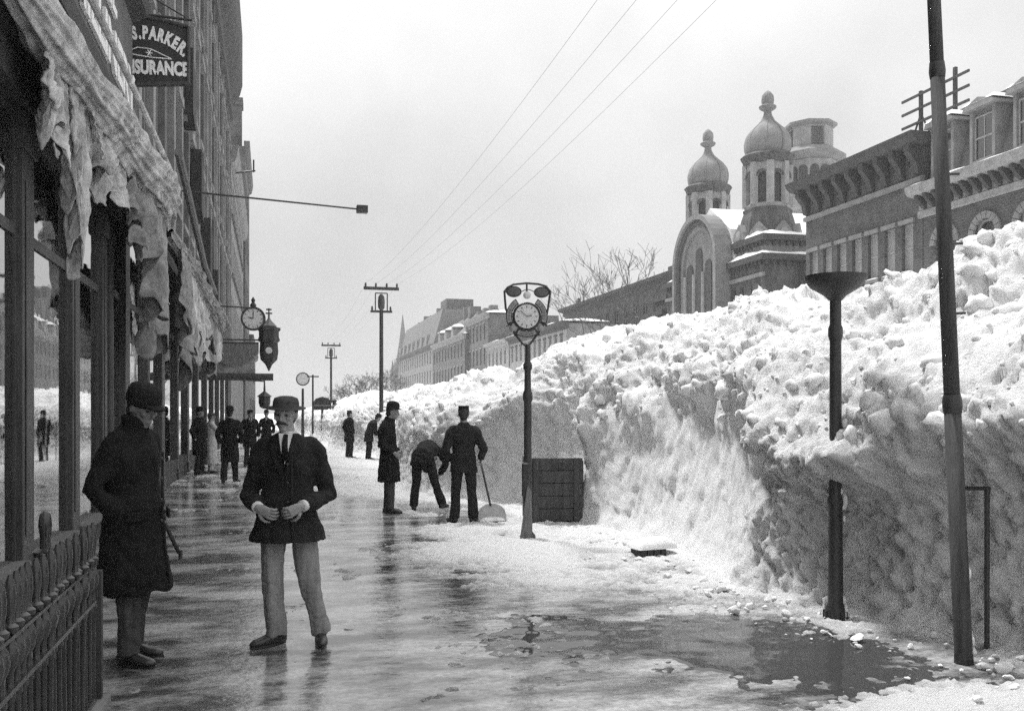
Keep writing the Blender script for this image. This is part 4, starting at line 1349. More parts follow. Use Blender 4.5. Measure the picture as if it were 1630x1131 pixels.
for k in range(3):
    a = k * math.pi / 3
    em.tube([(0.53 - .05 * math.cos(a), -0.008, 0.49 - .05 * math.sin(a)), (0.53 + .05 * math.cos(a), -0.008, 0.49 + .05 * math.sin(a))], 0.009, 5)
em.build('star_ornament', 'letter', sg)
sg.scale = (0.9, 1, 1.04)
MB().tube([(0, 0.02, 1.05), (1.2, 0.02, 1.02)], 0.02, 6).build('bracket', 'iron', sg)
MB().tube([(0, 0.02, 1.55), (1.1, 0.02, 1.05)], 0.012, 6).build('stay', 'iron', sg)

# the long bracket arm with a small box
Yb_ = 23.3
arm = thing('bracket_arm', 'long thin iron arm with a small dark box reaching over the sidewalk', 'bracket', (XF, Yb_, 6.8))
MB().tube([(0, 0, 0), (4.3, 0, -0.22)], 0.022, 6).build('rod', 'iron', arm)
MB().box(4.25, 4.52, -0.1, 0.1, -0.31, -0.13).build('lamp_box', 'iron', arm, bevel=0.01)

# hanging shop signs farther down: clock, lantern, boards
Ys1 = 36.0
k1 = Ys1 * CS
def sx(px, Y):                      # world X of a pixel column at distance Y
    a, b = ray(px)
    return a / b * Y
def sz(px, py, Y):
    a, b = ray(px)
    return hD(py, Y / b)
hc_ = thing('hanging_clock', 'round white clock sign hung over the sidewalk', 'clock', (sx(403, Ys1), Ys1, sz(403, 507, Ys1)))
MB().lathe([(0.37, -0.06), (0.44, -0.06), (0.45, 0), (0.44, 0.06), (0.37, 0.06)], 28, ring=True).build('rim', 'iron', hc_, rot=(R(90), 0, 0), smooth=True)
MB().lathe([(0.38, -0.03), (0.38, 0.03)], 28).build('dial', 'dial', hc_, rot=(R(90), 0, 0))
hm_ = MB()
for k in range(12):
    a = k * math.pi / 6
    hm_.tube([(0.27 * math.cos(a), -0.035, 0.27 * math.sin(a)), (0.34 * math.cos(a), -0.035, 0.34 * math.sin(a))], 0.014, 4)
hm_.build('hour_marks', 'dialmark', hc_)
MB().tube([(0, -0.04, 0), (0.0, -0.04, 0.26)], 0.015, 5).build('hand', 'iron', hc_)
MB().tube([(0, -0.042, 0), (-0.17, -0.042, 0.05)], 0.018, 5).build('hand', 'iron', hc_)
MB().lathe([(0.10, 0.44), (0.12, 0.5), (0.05, 0.6), (0.08, 0.68), (0.01, 0.8)], 10).build('finial', 'iron', hc_)
MB().tube([(0, 0.03, 0.4), (XF - sx(403, Ys1), 0.03, 0.45)], 0.03, 6).build('bracket', 'iron', hc_)
ln = thing('ornate_lantern', 'ornate dark lantern-shaped hanging sign with pointed base and crest', 'lantern', (sx(428, Ys1), Ys1 + 0.1, sz(428, 590, Ys1)))
zz = lambda py: sz(428, py, Ys1) - sz(428, 590, Ys1)
MB().lathe([(0.02, 0), (0.12, zz(580)), (0.30, zz(572)), (0.34, zz(560)), (0.32, zz(545)), (0.36, zz(543))], 6).build('lantern_body', 'iron', ln)
MB().lathe([(0.38, zz(543)), (0.40, zz(540)), (0.36, zz(536)), (0.36, zz(527)), (0.42, zz(525)), (0.42, zz(521)), (0.2, zz(519))], 6).build('gallery', 'darkwood', ln)
MB().lathe([(0.3, zz(519)), (0.1, zz(510)), (0.04, zz(506)), (0.04, zz(500))], 8).build('cap', 'stone', ln)
MB().tube([(-0.12, 0, zz(498)), (0.12, 0, zz(498))], 0.03, 6).tube([(-0.1, 0, zz(492)), (0.1, 0, zz(492))], 0.03, 6).tube([(0, 0, zz(505)), (0, 0, zz(490))], 0.025, 6).build('crest', 'iron', ln)
MB().lathe([(0.12, -0.02), (0.12, 0.02)], 16).build('lantern_glass', 'dial', ln, (0, -0.31, zz(558)), (R(90), 0, 0))
MB().tube([(-0.3, 0, zz(541)), (XF - sx(428, Ys1), 0, zz(541))], 0.03, 6).build('bracket', 'iron', ln)
bd = thing('hanging_board', 'wide hanging shop board with a scalloped lower edge beside the lantern', 'sign', (XF, Ys1 - 0.4, sz(380, 600, Ys1)))
w_ = sx(412, Ys1) - XF
z1, z0_ = sz(380, 548, Ys1) - sz(380, 600, Ys1), 0.0
sc_ = [(w_ * q / 16, z1 - 0.35 - 0.45 * math.sin(math.pi * q / 16)) for q in range(17)]
MB().prism([(0, z1)] + sc_ + [(w_, z1)], 0, 0.05).build('board', 'greywood', bd)
MB().box(0, w_ - .15, 0.08, 0.1, 0.1, z1 - .3).build('banner', 'canvas_dark', bd)
MB().tube([(0, 0.02, 0), (sx(435, Ys1) - XF, 0.02, 0)], 0.13, 10).build('barrel_beam', 'darkwood', bd)
MB().tube([(0, 0.02, z1 + .03), (w_, 0.02, z1 + .03)], 0.04, 6).build('rail', 'iron', bd)
tl = thing('tea_lantern', 'small dark lantern hanging low beyond the shop boards', 'lantern', (sx(421, 34), 34, sz(421, 650, 34)))
MB().lathe([(0.05, 0), (0.16, 0.06), (0.2, 0.2), (0.2, 0.4), (0.26, 0.42), (0.14, 0.52), (0.04, 0.6), (0.02, 1.0)], 8).build('lantern_body', 'iron', tl)
MB().tube([(0, 0, 0.95), (-1.9, 0, 1.05)], 0.02, 6).build('bracket', 'iron', tl)

# ================================================================== street furniture
# --- tall leaning pole
X, Y = ground(1535, 1055)
tp_ = thing('utility_pole', 'tall leaning jointed pole beside the hitching post at the snow bank', 'pole', (X, Y, -0.05))
lean = -0.19 / 4.2
pp = lambda z: (lean * z * CS, -lean * z * SN, z)
MB().tube([pp(0), pp(0.15), pp(1.72)], [0.062, 0.056, 0.053], 14).build('pole_base', 'polewood', tp_, smooth='all')
MB().tube([pp(1.66), pp(1.7), pp(1.74), pp(1.78)], [0.056, 0.061, 0.061, 0.054], 14).build('collar', 'iron', tp_, smooth=True)
MB().tube([pp(1.75), pp(3.85)], [0.050, 0.045], 14).build('pole_shaft', 'polewood', tp_, smooth='all')
MB().tube([pp(3.82), pp(3.86), pp(3.92)], [0.047, 0.052, 0.046], 14).build('collar', 'iron', tp_, smooth=True)
MB().tube([pp(3.88), pp(6.4)], [0.043, 0.036], 14).build('pole_top', 'polewood', tp_, smooth='all')
c0 = pp(6.15)
MB().box(c0[0] - 0.75, c0[0] + 0.75, -0.13, -0.05, 6.1, 6.2).build('crossarm', 'darkwood', tp_)
for q in (-0.65, -0.3, 0.3, 0.65):
    MB().lathe([(0.02, 0), (0.02, .06), (0.04, .08), (0.035, .14), (0.01, .16)], 8, (c0[0] + q, -0.09, 6.2)).build('insulator', 'trim', tp_)
pole_arm = Vector((X, Y, -0.05))

def cling(parent, pts, r, seed, name='clinging_snow'):
    # frozen snow stuck along the bank side of a post
    rd = random.Random(seed)
    m = MB()
    for (x, y, z_) in pts:
        for q in range(4):
            s = rd.uniform(.012, .042)
            c_ = Vector((x + r + rd.uniform(-.03, .015), y + rd.uniform(-.04, .03), z_ + rd.uniform(-.1, .1)))
            st = len(m.v)
            m.ball(c_, (s * .8, s, s * rd.uniform(1, 2.2)), 8, 6)
            for k in range(st, len(m.v)):
                p = Vector(m.v[k])
                m.v[k] = tuple(c_ + (p - c_) * (1 + 0.7 * mnoise.noise(p * 22)))
    return m.build(name, 'snow_clean', parent, smooth='all')
cling(tp_, [pp(z_) for z_ in (0.04, 0.10, 0.22, 0.62, 1.28)], 0.045, 4)
for z_ in (2.3, 2.75, 3.2):
    MB().tube([pp(z_), (pp(z_)[0] + .13, pp(z_)[1], z_ + .01)], 0.009, 6).build('climbing_spike', 'iron', tp_)

# --- thin pipe stand with rail half buried beside it
X2, Y2 = ground(1571, 1035)
pr = thing('hitching_rail', 'thin iron hitching post with a bar vanishing into the snow', 'hitching rail', (X2, Y2, -0.02))
MB().tube([(0, 0, 0), (0, 0, 1.13)], 0.017, 8).build('post', 'iron', pr)
MB().tube([(0.10, 0.80, 1.06), (0.02, 0, 1.12)], 0.014, 8).build('rail', 'iron', pr)

# --- bowl-topped post
X, Y = ground(1330, 985)
bp_ = thing('bowl_post', 'black iron post topped by a wide shallow bowl, half sunk in snow', 'post', (X, Y, -0.03))
MB().lathe([(0.08, 0), (0.08, 0.12), (0.058, 0.16), (0.053, 0.9), (0.061, 0.93), (0.061, 0.97), (0.049, 1.0), (0.044, 2.2), (0.056, 2.24), (0.056, 2.3), (0.044, 2.33), (0.044, 2.57)], 14).build('shaft', 'iron', bp_, smooth=True)
MB().lathe([(0.05, 2.52), (0.09, 2.56), (0.19, 2.62), (0.232, 2.68), (0.24, 2.71), (0.215, 2.71), (0.19, 2.68), (0.06, 2.64)], 20).build('bowl', 'iron', bp_, smooth=True)

cling(bp_, [(0, 0, z_) for z_ in (0.05, 0.12, 0.9, 1.0, 1.3, 1.45, 1.55)], 0.055, 9)
for q in range(8):
    a = q * math.pi / 4
    MB().box(-.006, .006, -.012, .012, 0.02, 0.10).xf(Matrix.Translation((0.088 * math.cos(a), 0.088 * math.sin(a), 0)) @ Matrix.Rotation(a, 4, 'Z')).build('base_rib', 'iron', bp_)

# --- optician's clock with spectacles
X, Y = ground(840, 858)
D = 12.0
s = D / FPX
oc = thing('spectacles_clock', 'street clock on an iron post crowned by giant spectacles', 'street clock', (X, Y, 0), -YAW)
z = lambda py: hD(py, D)
x_ = lambda px: (px - 838) * s
MB().lathe([(0.10, 0), (0.10, 0.05), (0.06, 0.1), (0.055, 0.75), (0.05, z(755)), (0.048, z(640)), (0.062, z(636)), (0.062, z(626)), (0.044, z(620)), (0.040, z(590)), (0.058, z(586)), (0.058, z(580)), (0.036, z(575)), (0.03, z(548))], 14).build('post', 'iron', oc, smooth=True)
MB().box(-0.075, 0.03, -0.09, 0.06, z(790), z(735)).build('fuse_box', 'iron', oc, bevel=0.02)
MB().prism([(-0.10, 0.02), (0.06, 0.0), (0.045, 0.62), (0.0, 0.70), (-0.015, 0.62)], -0.13, -0.085).build('splint_board', 'greywood', oc)
fr = [(801, 464), (803, 490), (809, 512), (818, 532), (829, 546), (836, 552), (843, 546), (855, 530), (866, 512), (870, 492), (874, 464), (867, 456), (855, 452.5), (836, 451), (815, 453), (806, 458)]
MB().tube([(x_(a), 0, z(b)) for a, b in fr], 0.014, 8, closed=True).build('shield_frame', 'iron', oc, smooth='all')
cx, cz = x_(836.5), z(504)
def ring(r, t, name, mat, y=0.0):
    return MB().tube([(cx + r * math.cos(a), y, cz + r * math.sin(a)) for a in [2 * math.pi * k / 36 for k in range(36)]], t, 8, closed=True).build(name, mat, oc, smooth='all')
ring(20.5 * s, 0.02, 'dial_rim', 'iron')
MB().lathe([(19 * s, -0.03), (19 * s, 0.03)], 32).build('dial', 'dial', oc, (cx, 0, cz), (R(90), 0, 0))
hm_ = MB()
for k in range(12):
    a = k * math.pi / 6
    hm_.tube([(cx + 13.5 * s * math.cos(a), -0.032, cz + 13.5 * s * math.sin(a)), (cx + 17 * s * math.cos(a), -0.032, cz + 17 * s * math.sin(a))], 0.006, 4)
hm_.build('hour_marks', 'dialmark', oc)
MB().tube([(cx, -0.036, cz), (cx + 8 * s, -0.036, cz + 1.5 * s)], 0.006, 5).build('hand', 'dialmark', oc)
MB().tube([(cx, -0.034, cz), (cx - 10 * s, -0.034, cz + 9 * s)], 0.004, 5).build('hand', 'dialmark', oc)
def segment(a0, a1, r0, r1, name, mat, y0=-0.02, y1=0.02):
    n = 8
    pts = [(cx + r1 * s * math.cos(R(a0 + (a1 - a0) * q / n)), cz + r1 * s * math.sin(R(a0 + (a1 - a0) * q / n))) for q in range(n + 1)]
    pts += [(cx + r0 * s * math.cos(R(a1 + (a0 - a1) * q / n)), cz + r0 * s * math.sin(R(a1 + (a0 - a1) * q / n))) for q in range(n + 1)]
    return MB().prism(pts, y0, y1).build(name, mat, oc)
for a0, a1 in ((-22, 58), (122, 202), (238, 302)):
    segment(a0, a1, 23.5, 33, 'letter_panel', 'iron')
    segment(a0 + 3, a1 - 3, 25, 31.5, 'letter_plate', 'stone_pale', -0.03, -0.02)
    n = 6
    for q in range(n):
        a = R(a0 + 9 + (a1 - a0 - 18) * (q + .5) / n)
        MB().box(-0.012, 0.012, -0.036, -0.030, -0.016, 0.016).xf(Matrix.Translation((cx + 28.2 * s * math.cos(a), 0, cz + 28.2 * s * math.sin(a))) @ Matrix.Rotation(-a + math.pi / 2, 4, 'Y')).build('letter', 'dialmark', oc)
for a in (220, 320):
    MB().ball((cx + 29 * s * math.cos(R(a)), 0, cz + 29 * s * math.sin(R(a))), (0.045, 0.03, 0.045)).build('boss', 'trim', oc, smooth='all')
    MB().tube([(cx + 22 * s * math.cos(R(a + 16)), 0, cz + 22 * s * math.sin(R(a + 16))), (cx + 36 * s * math.cos(R(a + 16)), 0, cz + 36 * s * math.sin(R(a + 16)))], 0.012, 6).build('spoke', 'iron', oc)
    MB().tube([(cx + 22 * s * math.cos(R(a - 16)), 0, cz + 22 * s * math.sin(R(a - 16))), (cx + 36 * s * math.cos(R(a - 16)), 0, cz + 36 * s * math.sin(R(a - 16)))], 0.012, 6).build('spoke', 'iron', oc)
for lx_, lz_ in ((816, 464.5), (860, 465.5)):
    o = MB().ball((x_(lx_), 0, z(lz_)), (11 * s, 0.012, 7.5 * s), 20, 10).build('spectacle_lens', 'lens', oc, smooth='all')
    MB().tube([(x_(lx_) + 11.5 * s * math.cos(a), 0, z(lz_) + 8 * s * math.sin(a)) for a in [2 * math.pi * k / 24 for k in range(24)]], 0.008, 6, closed=True).build('lens_rim', 'iron', oc, smooth='all')
MB().tube([(x_(827), 0, z(465)), (x_(833), 0, z(462)), (x_(838), 0, z(461)), (x_(843), 0, z(462)), (x_(849), 0, z(465))], 0.008, 6).build('bridge', 'trim', oc)
MB().ball((x_(837), 0, z(470)), (0.05, 0.03, 0.05)).build('boss', 'dial', oc, smooth='all')
MB().tube([(x_(836.5), 0, z(451)), (x_(836.5), 0, z(464))], 0.012, 6).build('hanger', 'iron', oc)
MB().tube([(x_(801), 0, z(464)), (x_(805), 0, z(465))], 0.008, 6).tube([(x_(871), 0, z(466)), (x_(874), 0, z(464))], 0.008, 6).build('temple_pin', 'iron', oc)
MB().tube([(x_(823), 0, z(532)), (x_(850), 0, z(532))], 0.012, 6).build('spoke', 'iron', oc)

# --- dark boarded crate against the bank
Xc, Yc = ground(848, 832)
Xc, Yc = sx(843, 13.05), 13.05
ct = thing('plank_crate', 'dark weathered plank crate half buried in the bank behind the clock post', 'crate', (Xc, Yc, 0), -YAW * 0.6)
dd = 13.05 / ray(880)[1]
zc_ = lambda py: hD(py, dd)
w = 85 * dd / FPX
nbz = 5
zb, zt = zc_(832) + 0.03, zc_(728)
for k in range(nbz):
    h0, h1 = zb + (zt - zb) * k / nbz, zb + (zt - zb) * (k + 1) / nbz
    MB().box(0, w * (1 + 0.02 * (k % 2)), 0, 0.04, h0 + 0.004, h1 - 0.004).build('plank', 'darkwood', ct, bevel=0.004)
    MB().box(-0.02, 0.02, 0.045, 0.75, h0 + 0.004, h1 - 0.004).build('plank', 'darkwood', ct, bevel=0.004)
MB().box(0.02, w + .02, 0.05, 0.7, zb + 0.02, zt - 0.05).build('crate_fill', 'shopdark', ct)
for q in (0.05, w - 0.13):
    MB().box(q, q + 0.08, -0.03, -0.003, zb, zt).build('batten', 'darkwood', ct, bevel=0.004)
tw = text_mb('NEX', 0.13, 0.003, 0.003, 'CENTER', 1.2)
tw.xf(Matrix.Translation((w * 0.58, -0.004, zt - 0.17)) @ Matrix.Rotation(R(90), 4, 'X'))
tw.build('faded_lettering', 'shopdark', ct)

# --- little box under snow on the apron
Xq, Yq = ground(1035, 886)
bxo = thing('buried_box', 'small dark slatted box capped with snow on the white apron', 'box', (Xq, Yq, 0.02), R(8))
for k in range(4):
    MB().box(-0.19 + k * 0.10, -0.115 + k * 0.10, -0.10, -0.07, -0.02, 0.098 - 0.012 * (k % 2)).build('slat', 'shopdark', bxo)
MB().box(-0.2, 0.2, -0.065, 0.16, -0.02, 0.13).build('box_body', 'darkwood', bxo)
snow_cap(bxo, -0.22, 0.36, -0.115, 0.28, 0.085, 0.12, 12, 30, 18, 0.0)
bxo.scale = (0.85, 0.85, 0.85)

# --- area railing by the shop
fX, fY1 = -0.93, 5.55
fY0 = 2.6
rl_ = thing('area_railing', 'black cast-iron area railing with knobbed pickets by the shop window', 'railing', (fX, fY0, 0))
Lf = fY1 - fY0
pk = MB().lathe([(0.016, 0.05), (0.016, 0.55), (0.022, 0.56), (0.022, 0.58), (0.014, 0.6), (0.014, 0.66), (0.028, 0.69), (0.034, 0.725), (0.028, 0.76), (0.016, 0.78), (0.014, 0.80), (0.029, 0.815), (0.031, 0.83), (0.017, 0.842), (0.015, 0.86), (0.021, 0.90), (0.023, 0.945), (0.019, 0.985), (0.008, 1.02)], 10).mesh('picket', 'iron_gloss', True)
n = int(Lf / 0.105)
for k in range(n):
    put('picket', pk, rl_, (0, Lf - 0.05 - k * 0.105, 0), (0, R(random.uniform(-.8, .8)), random.random()))
MB().box(-0.02, 0.02, 0, Lf, 0.585, 0.605).build('rail', 'iron_gloss', rl_)
MB().box(-0.018, 0.018, 0, Lf, 0.785, 0.80).build('rail', 'iron_gloss', rl_)
MB().box(-0.02, 0.02, 0, Lf, 0.06, 0.085).build('rail', 'iron_gloss', rl_)
MB().box(-0.13, 0.07, -0.1, Lf + 0.10, -0.01, 0.05).build('kerb_stone', 'stone', rl_)
MB().box(-0.035, 0.035, Lf + 0.005, Lf + 0.06, 0.05, 0.75).build('end_post', 'darkwood', rl_)
b2 = thing('area_return_railing', 'iron railing return with taller bell-topped posts nearer the shop', 'railing', (fX - 0.1, 5.9, 0))
ps = MB().lathe([(0.03, 0.0), (0.03, 0.55), (0.055, 0.58), (0.04, 0.62), (0.03, 0.66), (0.06, 0.78), (0.07, 0.82), (0.03, 0.84), (0.028, 0.9), (0.038, 0.97), (0.03, 1.03), (0.01, 1.05)], 10).mesh('post', 'iron_gloss', True)
for k in range(4):
    put('post', ps, b2, (-0.22 - k * 0.30, 0, 0))
MB().box(-1.15, -0.05, -0.015, 0.015, 0.62, 0.645).build('rail', 'iron_gloss', b2)
MB().box(-1.15, -0.05, -0.05, 0.05, -0.01, 0.04).build('kerb_stone', 'stone', b2)

# --- telegraph poles down the kerb
def tele_pole(px, X, top_py, label, base=0):
    Y, d = onX(px, X)
    h = hD(top_py, d)
    t = thing('telegraph_pole', label, 'pole', (X, Y, 0), 0)
    MB().lathe([(0.085, 0), (0.07, h - 0.9), (0.07, h - 0.85)], 10).build('pole', 'polewood', t, smooth=True)
    MB().box(-0.65, 0.65, -0.05, 0.05, h - 0.08, h + 0.03).build('crossarm', 'darkwood', t)
    MB().box(-0.40, 0.40, -0.05, 0.05, h - 0.92, h - 0.84).build('crossarm', 'darkwood', t)
    for q in (-0.58, -0.2, 0.2, 0.58):
        MB().lathe([(0.025, h + .03), (0.04, h + .08), (0.03, h + .17), (0.01, h + .18)], 8, (q, 0, 0)).build('insulator', 'stone_dark', t)
    for q in (-0.34, 0.34):
        MB().lathe([(0.025, h - .84), (0.04, h - .80), (0.03, h - .70), (0.01, h - .68)], 8, (q, 0, 0)).build('insulator', 'stone_dark', t)
    for q in (-0.22, 0.22):
        MB().box(q - .02, q + .02, -.02, .02, h - .84, h - .2).build('lantern_bar', 'iron', t)
    MB().box(-0.22, 0.22, -.02, .02, h - .22, h - .18).build('lantern_bar', 'iron', t)
    MB().lathe([(0.05, h - .84), (0.12, h - .74), (0.13, h - .5), (0.11, h - .32), (0.04, h - .24)], 12).build('lamp_globe', 'stone_dark', t, smooth=True)
    return Vector((X, Y, h))
P1 = tele_pole(607, 4.0, 458, 'thin telegraph pole with a caged lamp beside the man in the long overcoat')
P2 = tele_pole(527, 4.0, 549, 'distant telegraph pole with a caged lamp far down the kerb')
# wires
def wire(a, b, sag, name, label):
    pts = []
    for k in range(25):
        t = k / 24
        p = Vector(a).lerp(Vector(b), t)
        p.z -= sag * 4 * t * (1 - t)
        pts.append(p - Vector(a))
    o = MB().tube(pts, 0.0018, 5).build(name, 'iron', None, a, smooth='all')
    return tag(o, label, 'wire', 'telegraph wires strung between the kerb poles')
for q in (-0.58, -0.2, 0.2, 0.58):
    wire(P1 + Vector((q, 0, .15)), pole_arm + Vector((c0[0] + q * 1.1, -0.09, 6.34)), 0.45, 'telegraph_wire', 'thin telegraph wire between the leaning pole and the next kerb pole')
    wire(P2 + Vector((q, 0, .15)), P1 + Vector((q, 0, .15)), 0.4, 'telegraph_wire', 'thin telegraph wire between the two lamp-caged kerb poles')

# --- far street furniture: post clock, oval board, striped pole
Yk = 60.0
fc = thing('post_clock', 'distant round clock on a thin post down the street', 'street clock', (sx(482, Yk), Yk, 0))
zk = lambda py: sz(482, py, Yk)
MB().lathe([(0.1, 0), (0.07, zk(618))], 8).build('post', 'iron', fc)
MB().lathe([(0.36, -0.1), (0.42, -0.1), (0.42, 0.1), (0.36, 0.1)], 20, ring=True).build('rim', 'iron', fc, (0, 0, zk(603)), (R(90), 0, 0))
MB().lathe([(0.37, -0.08), (0.37, 0.08)], 20).build('dial', 'dial', fc, (0, 0, zk(603)), (R(90), 0, 0))
Yo = 50.0
ob = thing('oval_board', 'dark oval-topped hanging board on a post down the street', 'sign', (sx(513, Yo), Yo, 0))
zo = lambda py: sz(513, py, Yo)
wo_ = 14 * Yo / FPX
MB().prism([(-wo_, zo(652)), (wo_, zo(652)), (wo_, zo(640)), (wo_ * .7, zo(634)), (0, zo(631)), (-wo_ * .7, zo(634)), (-wo_, zo(640))], -0.08, 0.08).build('board', 'sign', ob)
MB().box(-wo_ * .9, wo_ * .9, -0.09, -0.082, zo(646), zo(644)).build('trim_line', 'greywood', ob)
MB().lathe([(0.07, 0), (0.06, zo(652))], 8).build('post', 'iron', ob)
sp_ = thing('striped_pole', 'short striped barber pole in the snow beyond the oval board', 'barber pole', (sx(532, 48), 48, 0))
zz_ = sz(532, 640, 48)
MB().lathe([(0.11, 0), (0.09, zz_), (0.13, zz_ + .02), (0.13, zz_ + .1), (0.02, zz_ + .2)], 10).build('pole', 'iron', sp_)
for k in range(5):
    MB().tube([(0.12 * math.cos(a), 0.12 * math.sin(a), 0.35 + k * (zz_ - .4) / 5 + a * 0.05) for a in [2 * math.pi * q / 12 for q in range(13)]], 0.05, 5).build('stripe', 'trim', sp_)
Ym = 57
t3 = thing('thin_mast', 'thin iron mast beside the distant post clock', 'pole', (sx(498, Ym), Ym, 0))
MB().lathe([(0.06, 0), (0.05, sz(493, 596, Ym))], 8).build('mast', 'iron', t3)
MB().box(-0.35, 0.35, -.04, .04, sz(493, 600, Ym), sz(493, 598, Ym)).build('crossarm', 'iron', t3)

# ================================================================== bare trees
def bare_tree(X, Y, h, label, seed, dens=5, spread=1.0, thick=0.16):
    rd = random.Random(seed)
    t = thing('bare_tree', label, 'tree', (X, Y, -0.02))
    MB().tube([(0, 0, 0), (rd.uniform(-.1, .1), rd.uniform(-.1, .1), h * 0.2), (rd.uniform(-.2, .2), rd.uniform(-.2, .2), h * 0.4)], [thick, thick * .8, thick * .6], 8).build('trunk', 'bark', t, smooth='all')
    m = MB()
    def grow(p, d, ln, r, lev):
        q = p
        pts, rr = [p], [r]
        for k in range(3):
            d = (d + Vector((rd.gauss(0, .14), rd.gauss(0, .14), rd.gauss(0.05, .1)))).normalized()
            q = q + d * ln / 3
            pts.append(q)
            rr.append(max(r * (1 - 0.22 * (k + 1)), 0.013))
        m.tube(pts, rr, 5 if lev < 2 else 3)
        if lev < dens:
            for k in range(rd.choice((2, 3, 3))):
                f = rd.uniform(.45, 1)
                st = pts[1].lerp(pts[3], f)
                nd = (d + Vector((rd.gauss(0, .55 * spread), rd.gauss(0, .55 * spread), rd.gauss(0.1, .3)))).normalized()
                grow(st, nd, ln * rd.uniform(.55, .8), max(r * .6, 0.016), lev + 1)
    for k in range(5):
        a = k * 1.256 + rd.random()
        grow(Vector((0, 0, h * (0.28 + 0.03 * k))), Vector((math.cos(a) * .55 * spread, math.sin(a) * .55 * spread, 1)).normalized(), h * 0.27, thick * .5, 1)
    m.build('crown', 'bark', t)
for px, top, lab, sd_ in ((1015, 395, 'leafless street tree before the dark hall, nearer the church', 3), (965, 415, 'leafless street tree before the dark hall, nearer the low pale block', 8)):
    Xt = 25.5
    Yt, dt = onX(px, Xt)
    bare_tree(Xt, Yt, hD(top, dt), lab, sd_, 5, 0.8, 0.16)
for k, (px, top, Xt) in enumerate(((575, 585, 9), (600, 578, 11), (555, 600, 8), (622, 590, 13), (545, 606, 8.5))):
    Yt, dt = onX(px, Xt)
    o = bare_tree(Xt, Yt, hD(top, dt) , 'twiggy bare tree in the far clump at the street end', 20 + k, 5, 1.4, 0.14)
for o in [o for o in col.objects if o.name.startswith('bare_tree') and 'far clump' in o.get('label', '')]:
    o['group'] = 'bare trees at the street end'

# ================================================================== people
def remesh(mb, voxel, smooth_it=4):
    me = bpy.data.meshes.new('tmp')
    me.from_pydata(mb.v, [], mb.f)
    bm = bmesh.new()
    bm.from_mesh(me)
    bmesh.ops.recalc_face_normals(bm, faces=bm.faces)
    bm.to_mesh(me)
    bm.free()
    o = bpy.data.objects.new('tmp', me)
    col.objects.link(o)
    r = o.modifiers.new('r', 'REMESH')
    r.mode = 'VOXEL'
    r.voxel_size = voxel
    if smooth_it:
        q = o.modifiers.new('s', 'SMOOTH')
        q.iterations = smooth_it
        q.factor = 0.5
    bpy.context.view_layer.update()
    out = bpy.data.meshes.new_from_object(o.evaluated_get(bpy.context.evaluated_depsgraph_get()))
    bpy.data.objects.remove(o)
    bpy.data.meshes.remove(me)
    return out

def cloth_finish(me, mat, amp=0.008, scale=7.0, vert=0.012, seed=0.0, zsplit=0.95):
    n = len(me.vertices)
    co = np.empty(n * 3)
    me.vertices.foreach_get('co', co)
    no = np.empty(n * 3)
    me.vertex_normals.foreach_get('vector', no)
    co, no = co.reshape(-1, 3), no.reshape(-1, 3)
    x, y, z = co.T
    w = fbm(x + seed, y, z * 0.6, scale, 3, 0.55)
    f = fbm(x + seed, y, z * 0.12, scale * 1.6, 2) * np.clip((zsplit - z) / 0.3, 0, 1)
    cr = (1 - np.abs(fbm(x * .8, y * .8 + seed, z * 1.5, scale * 1.3, 2)) * 2.2)
    cr2 = np.clip(0.25 - np.abs(fbm(x * 1.2 + seed, y * 1.2, z * 1.0 + 0.5 * x, scale * 0.55, 3)), 0, 1)
    co = co + no * (amp * 1.3 * w + vert * 1.5 * f + amp * 0.5 * cr - amp * 3.2 * cr2)[:, None]
    me.vertices.foreach_set('co', co.ravel())
    me.polygons.foreach_set('use_smooth', np.ones(len(me.polygons), dtype=bool))
    me.update()
    me.materials.append(MAT[mat])
    return me

def hand_parts(wr, fd, pn, side, curl=0.6, k=1.0):
    """palm (for the remeshed body) and five finger chains; fd finger direction, pn palm normal, side +1 when the thumb lies along pn x fd"""
    fd, pn = Vector(fd).normalized(), Vector(pn)
    pn = (pn - fd * pn.dot(fd)).normalized()
    sd = pn.cross(fd) * side
    wr = Vector(wr)
    palm = MB().tube([wr - fd * .02, wr + fd * .03 * k, wr + fd * .085 * k], [0.024 * k, 0.038 * k, 0.040 * k], 10, lat=sd, ry=[0.02 * k, 0.016 * k, 0.014 * k])
    fing = MB()
    for i, (off, ln) in enumerate(((0.030, .072), (0.010, .080), (-0.010, .075), (-0.029, .058))):
        p = wr + fd * .075 * k + sd * off * k
        pts = [p]
        a = 0.15
        for j, fr in enumerate((.42, .32, .26)):
            a += curl * (0.55, 0.8, 0.6)[j] * (1 + 0.08 * i)
            p = p + (fd * math.cos(a) + pn * math.sin(a)) * ln * fr * k * 1.15
            pts.append(p)
        fing.tube(pts, [0.0098 * k, 0.0092 * k, 0.0085 * k, 0.0065 * k], 8)
    p = wr + fd * .02 * k + sd * .028 * k
    pts = [p, p + (sd * .8 + fd * .6 + pn * .25).normalized() * .035 * k, p + (sd * .8 + fd * .9 + pn * .4).normalized() * .062 * k, p + (sd * .55 + fd * 1.0 + pn * .6).normalized() * .088 * k]
    fing.tube(pts, [0.013 * k, 0.0115 * k, 0.010 * k, 0.007 * k], 8)
    return palm, fing

def rings(P, n=5):
    """densify a polyline with rounded joints"""
    P = [Vector(p) for p in P]
    return P

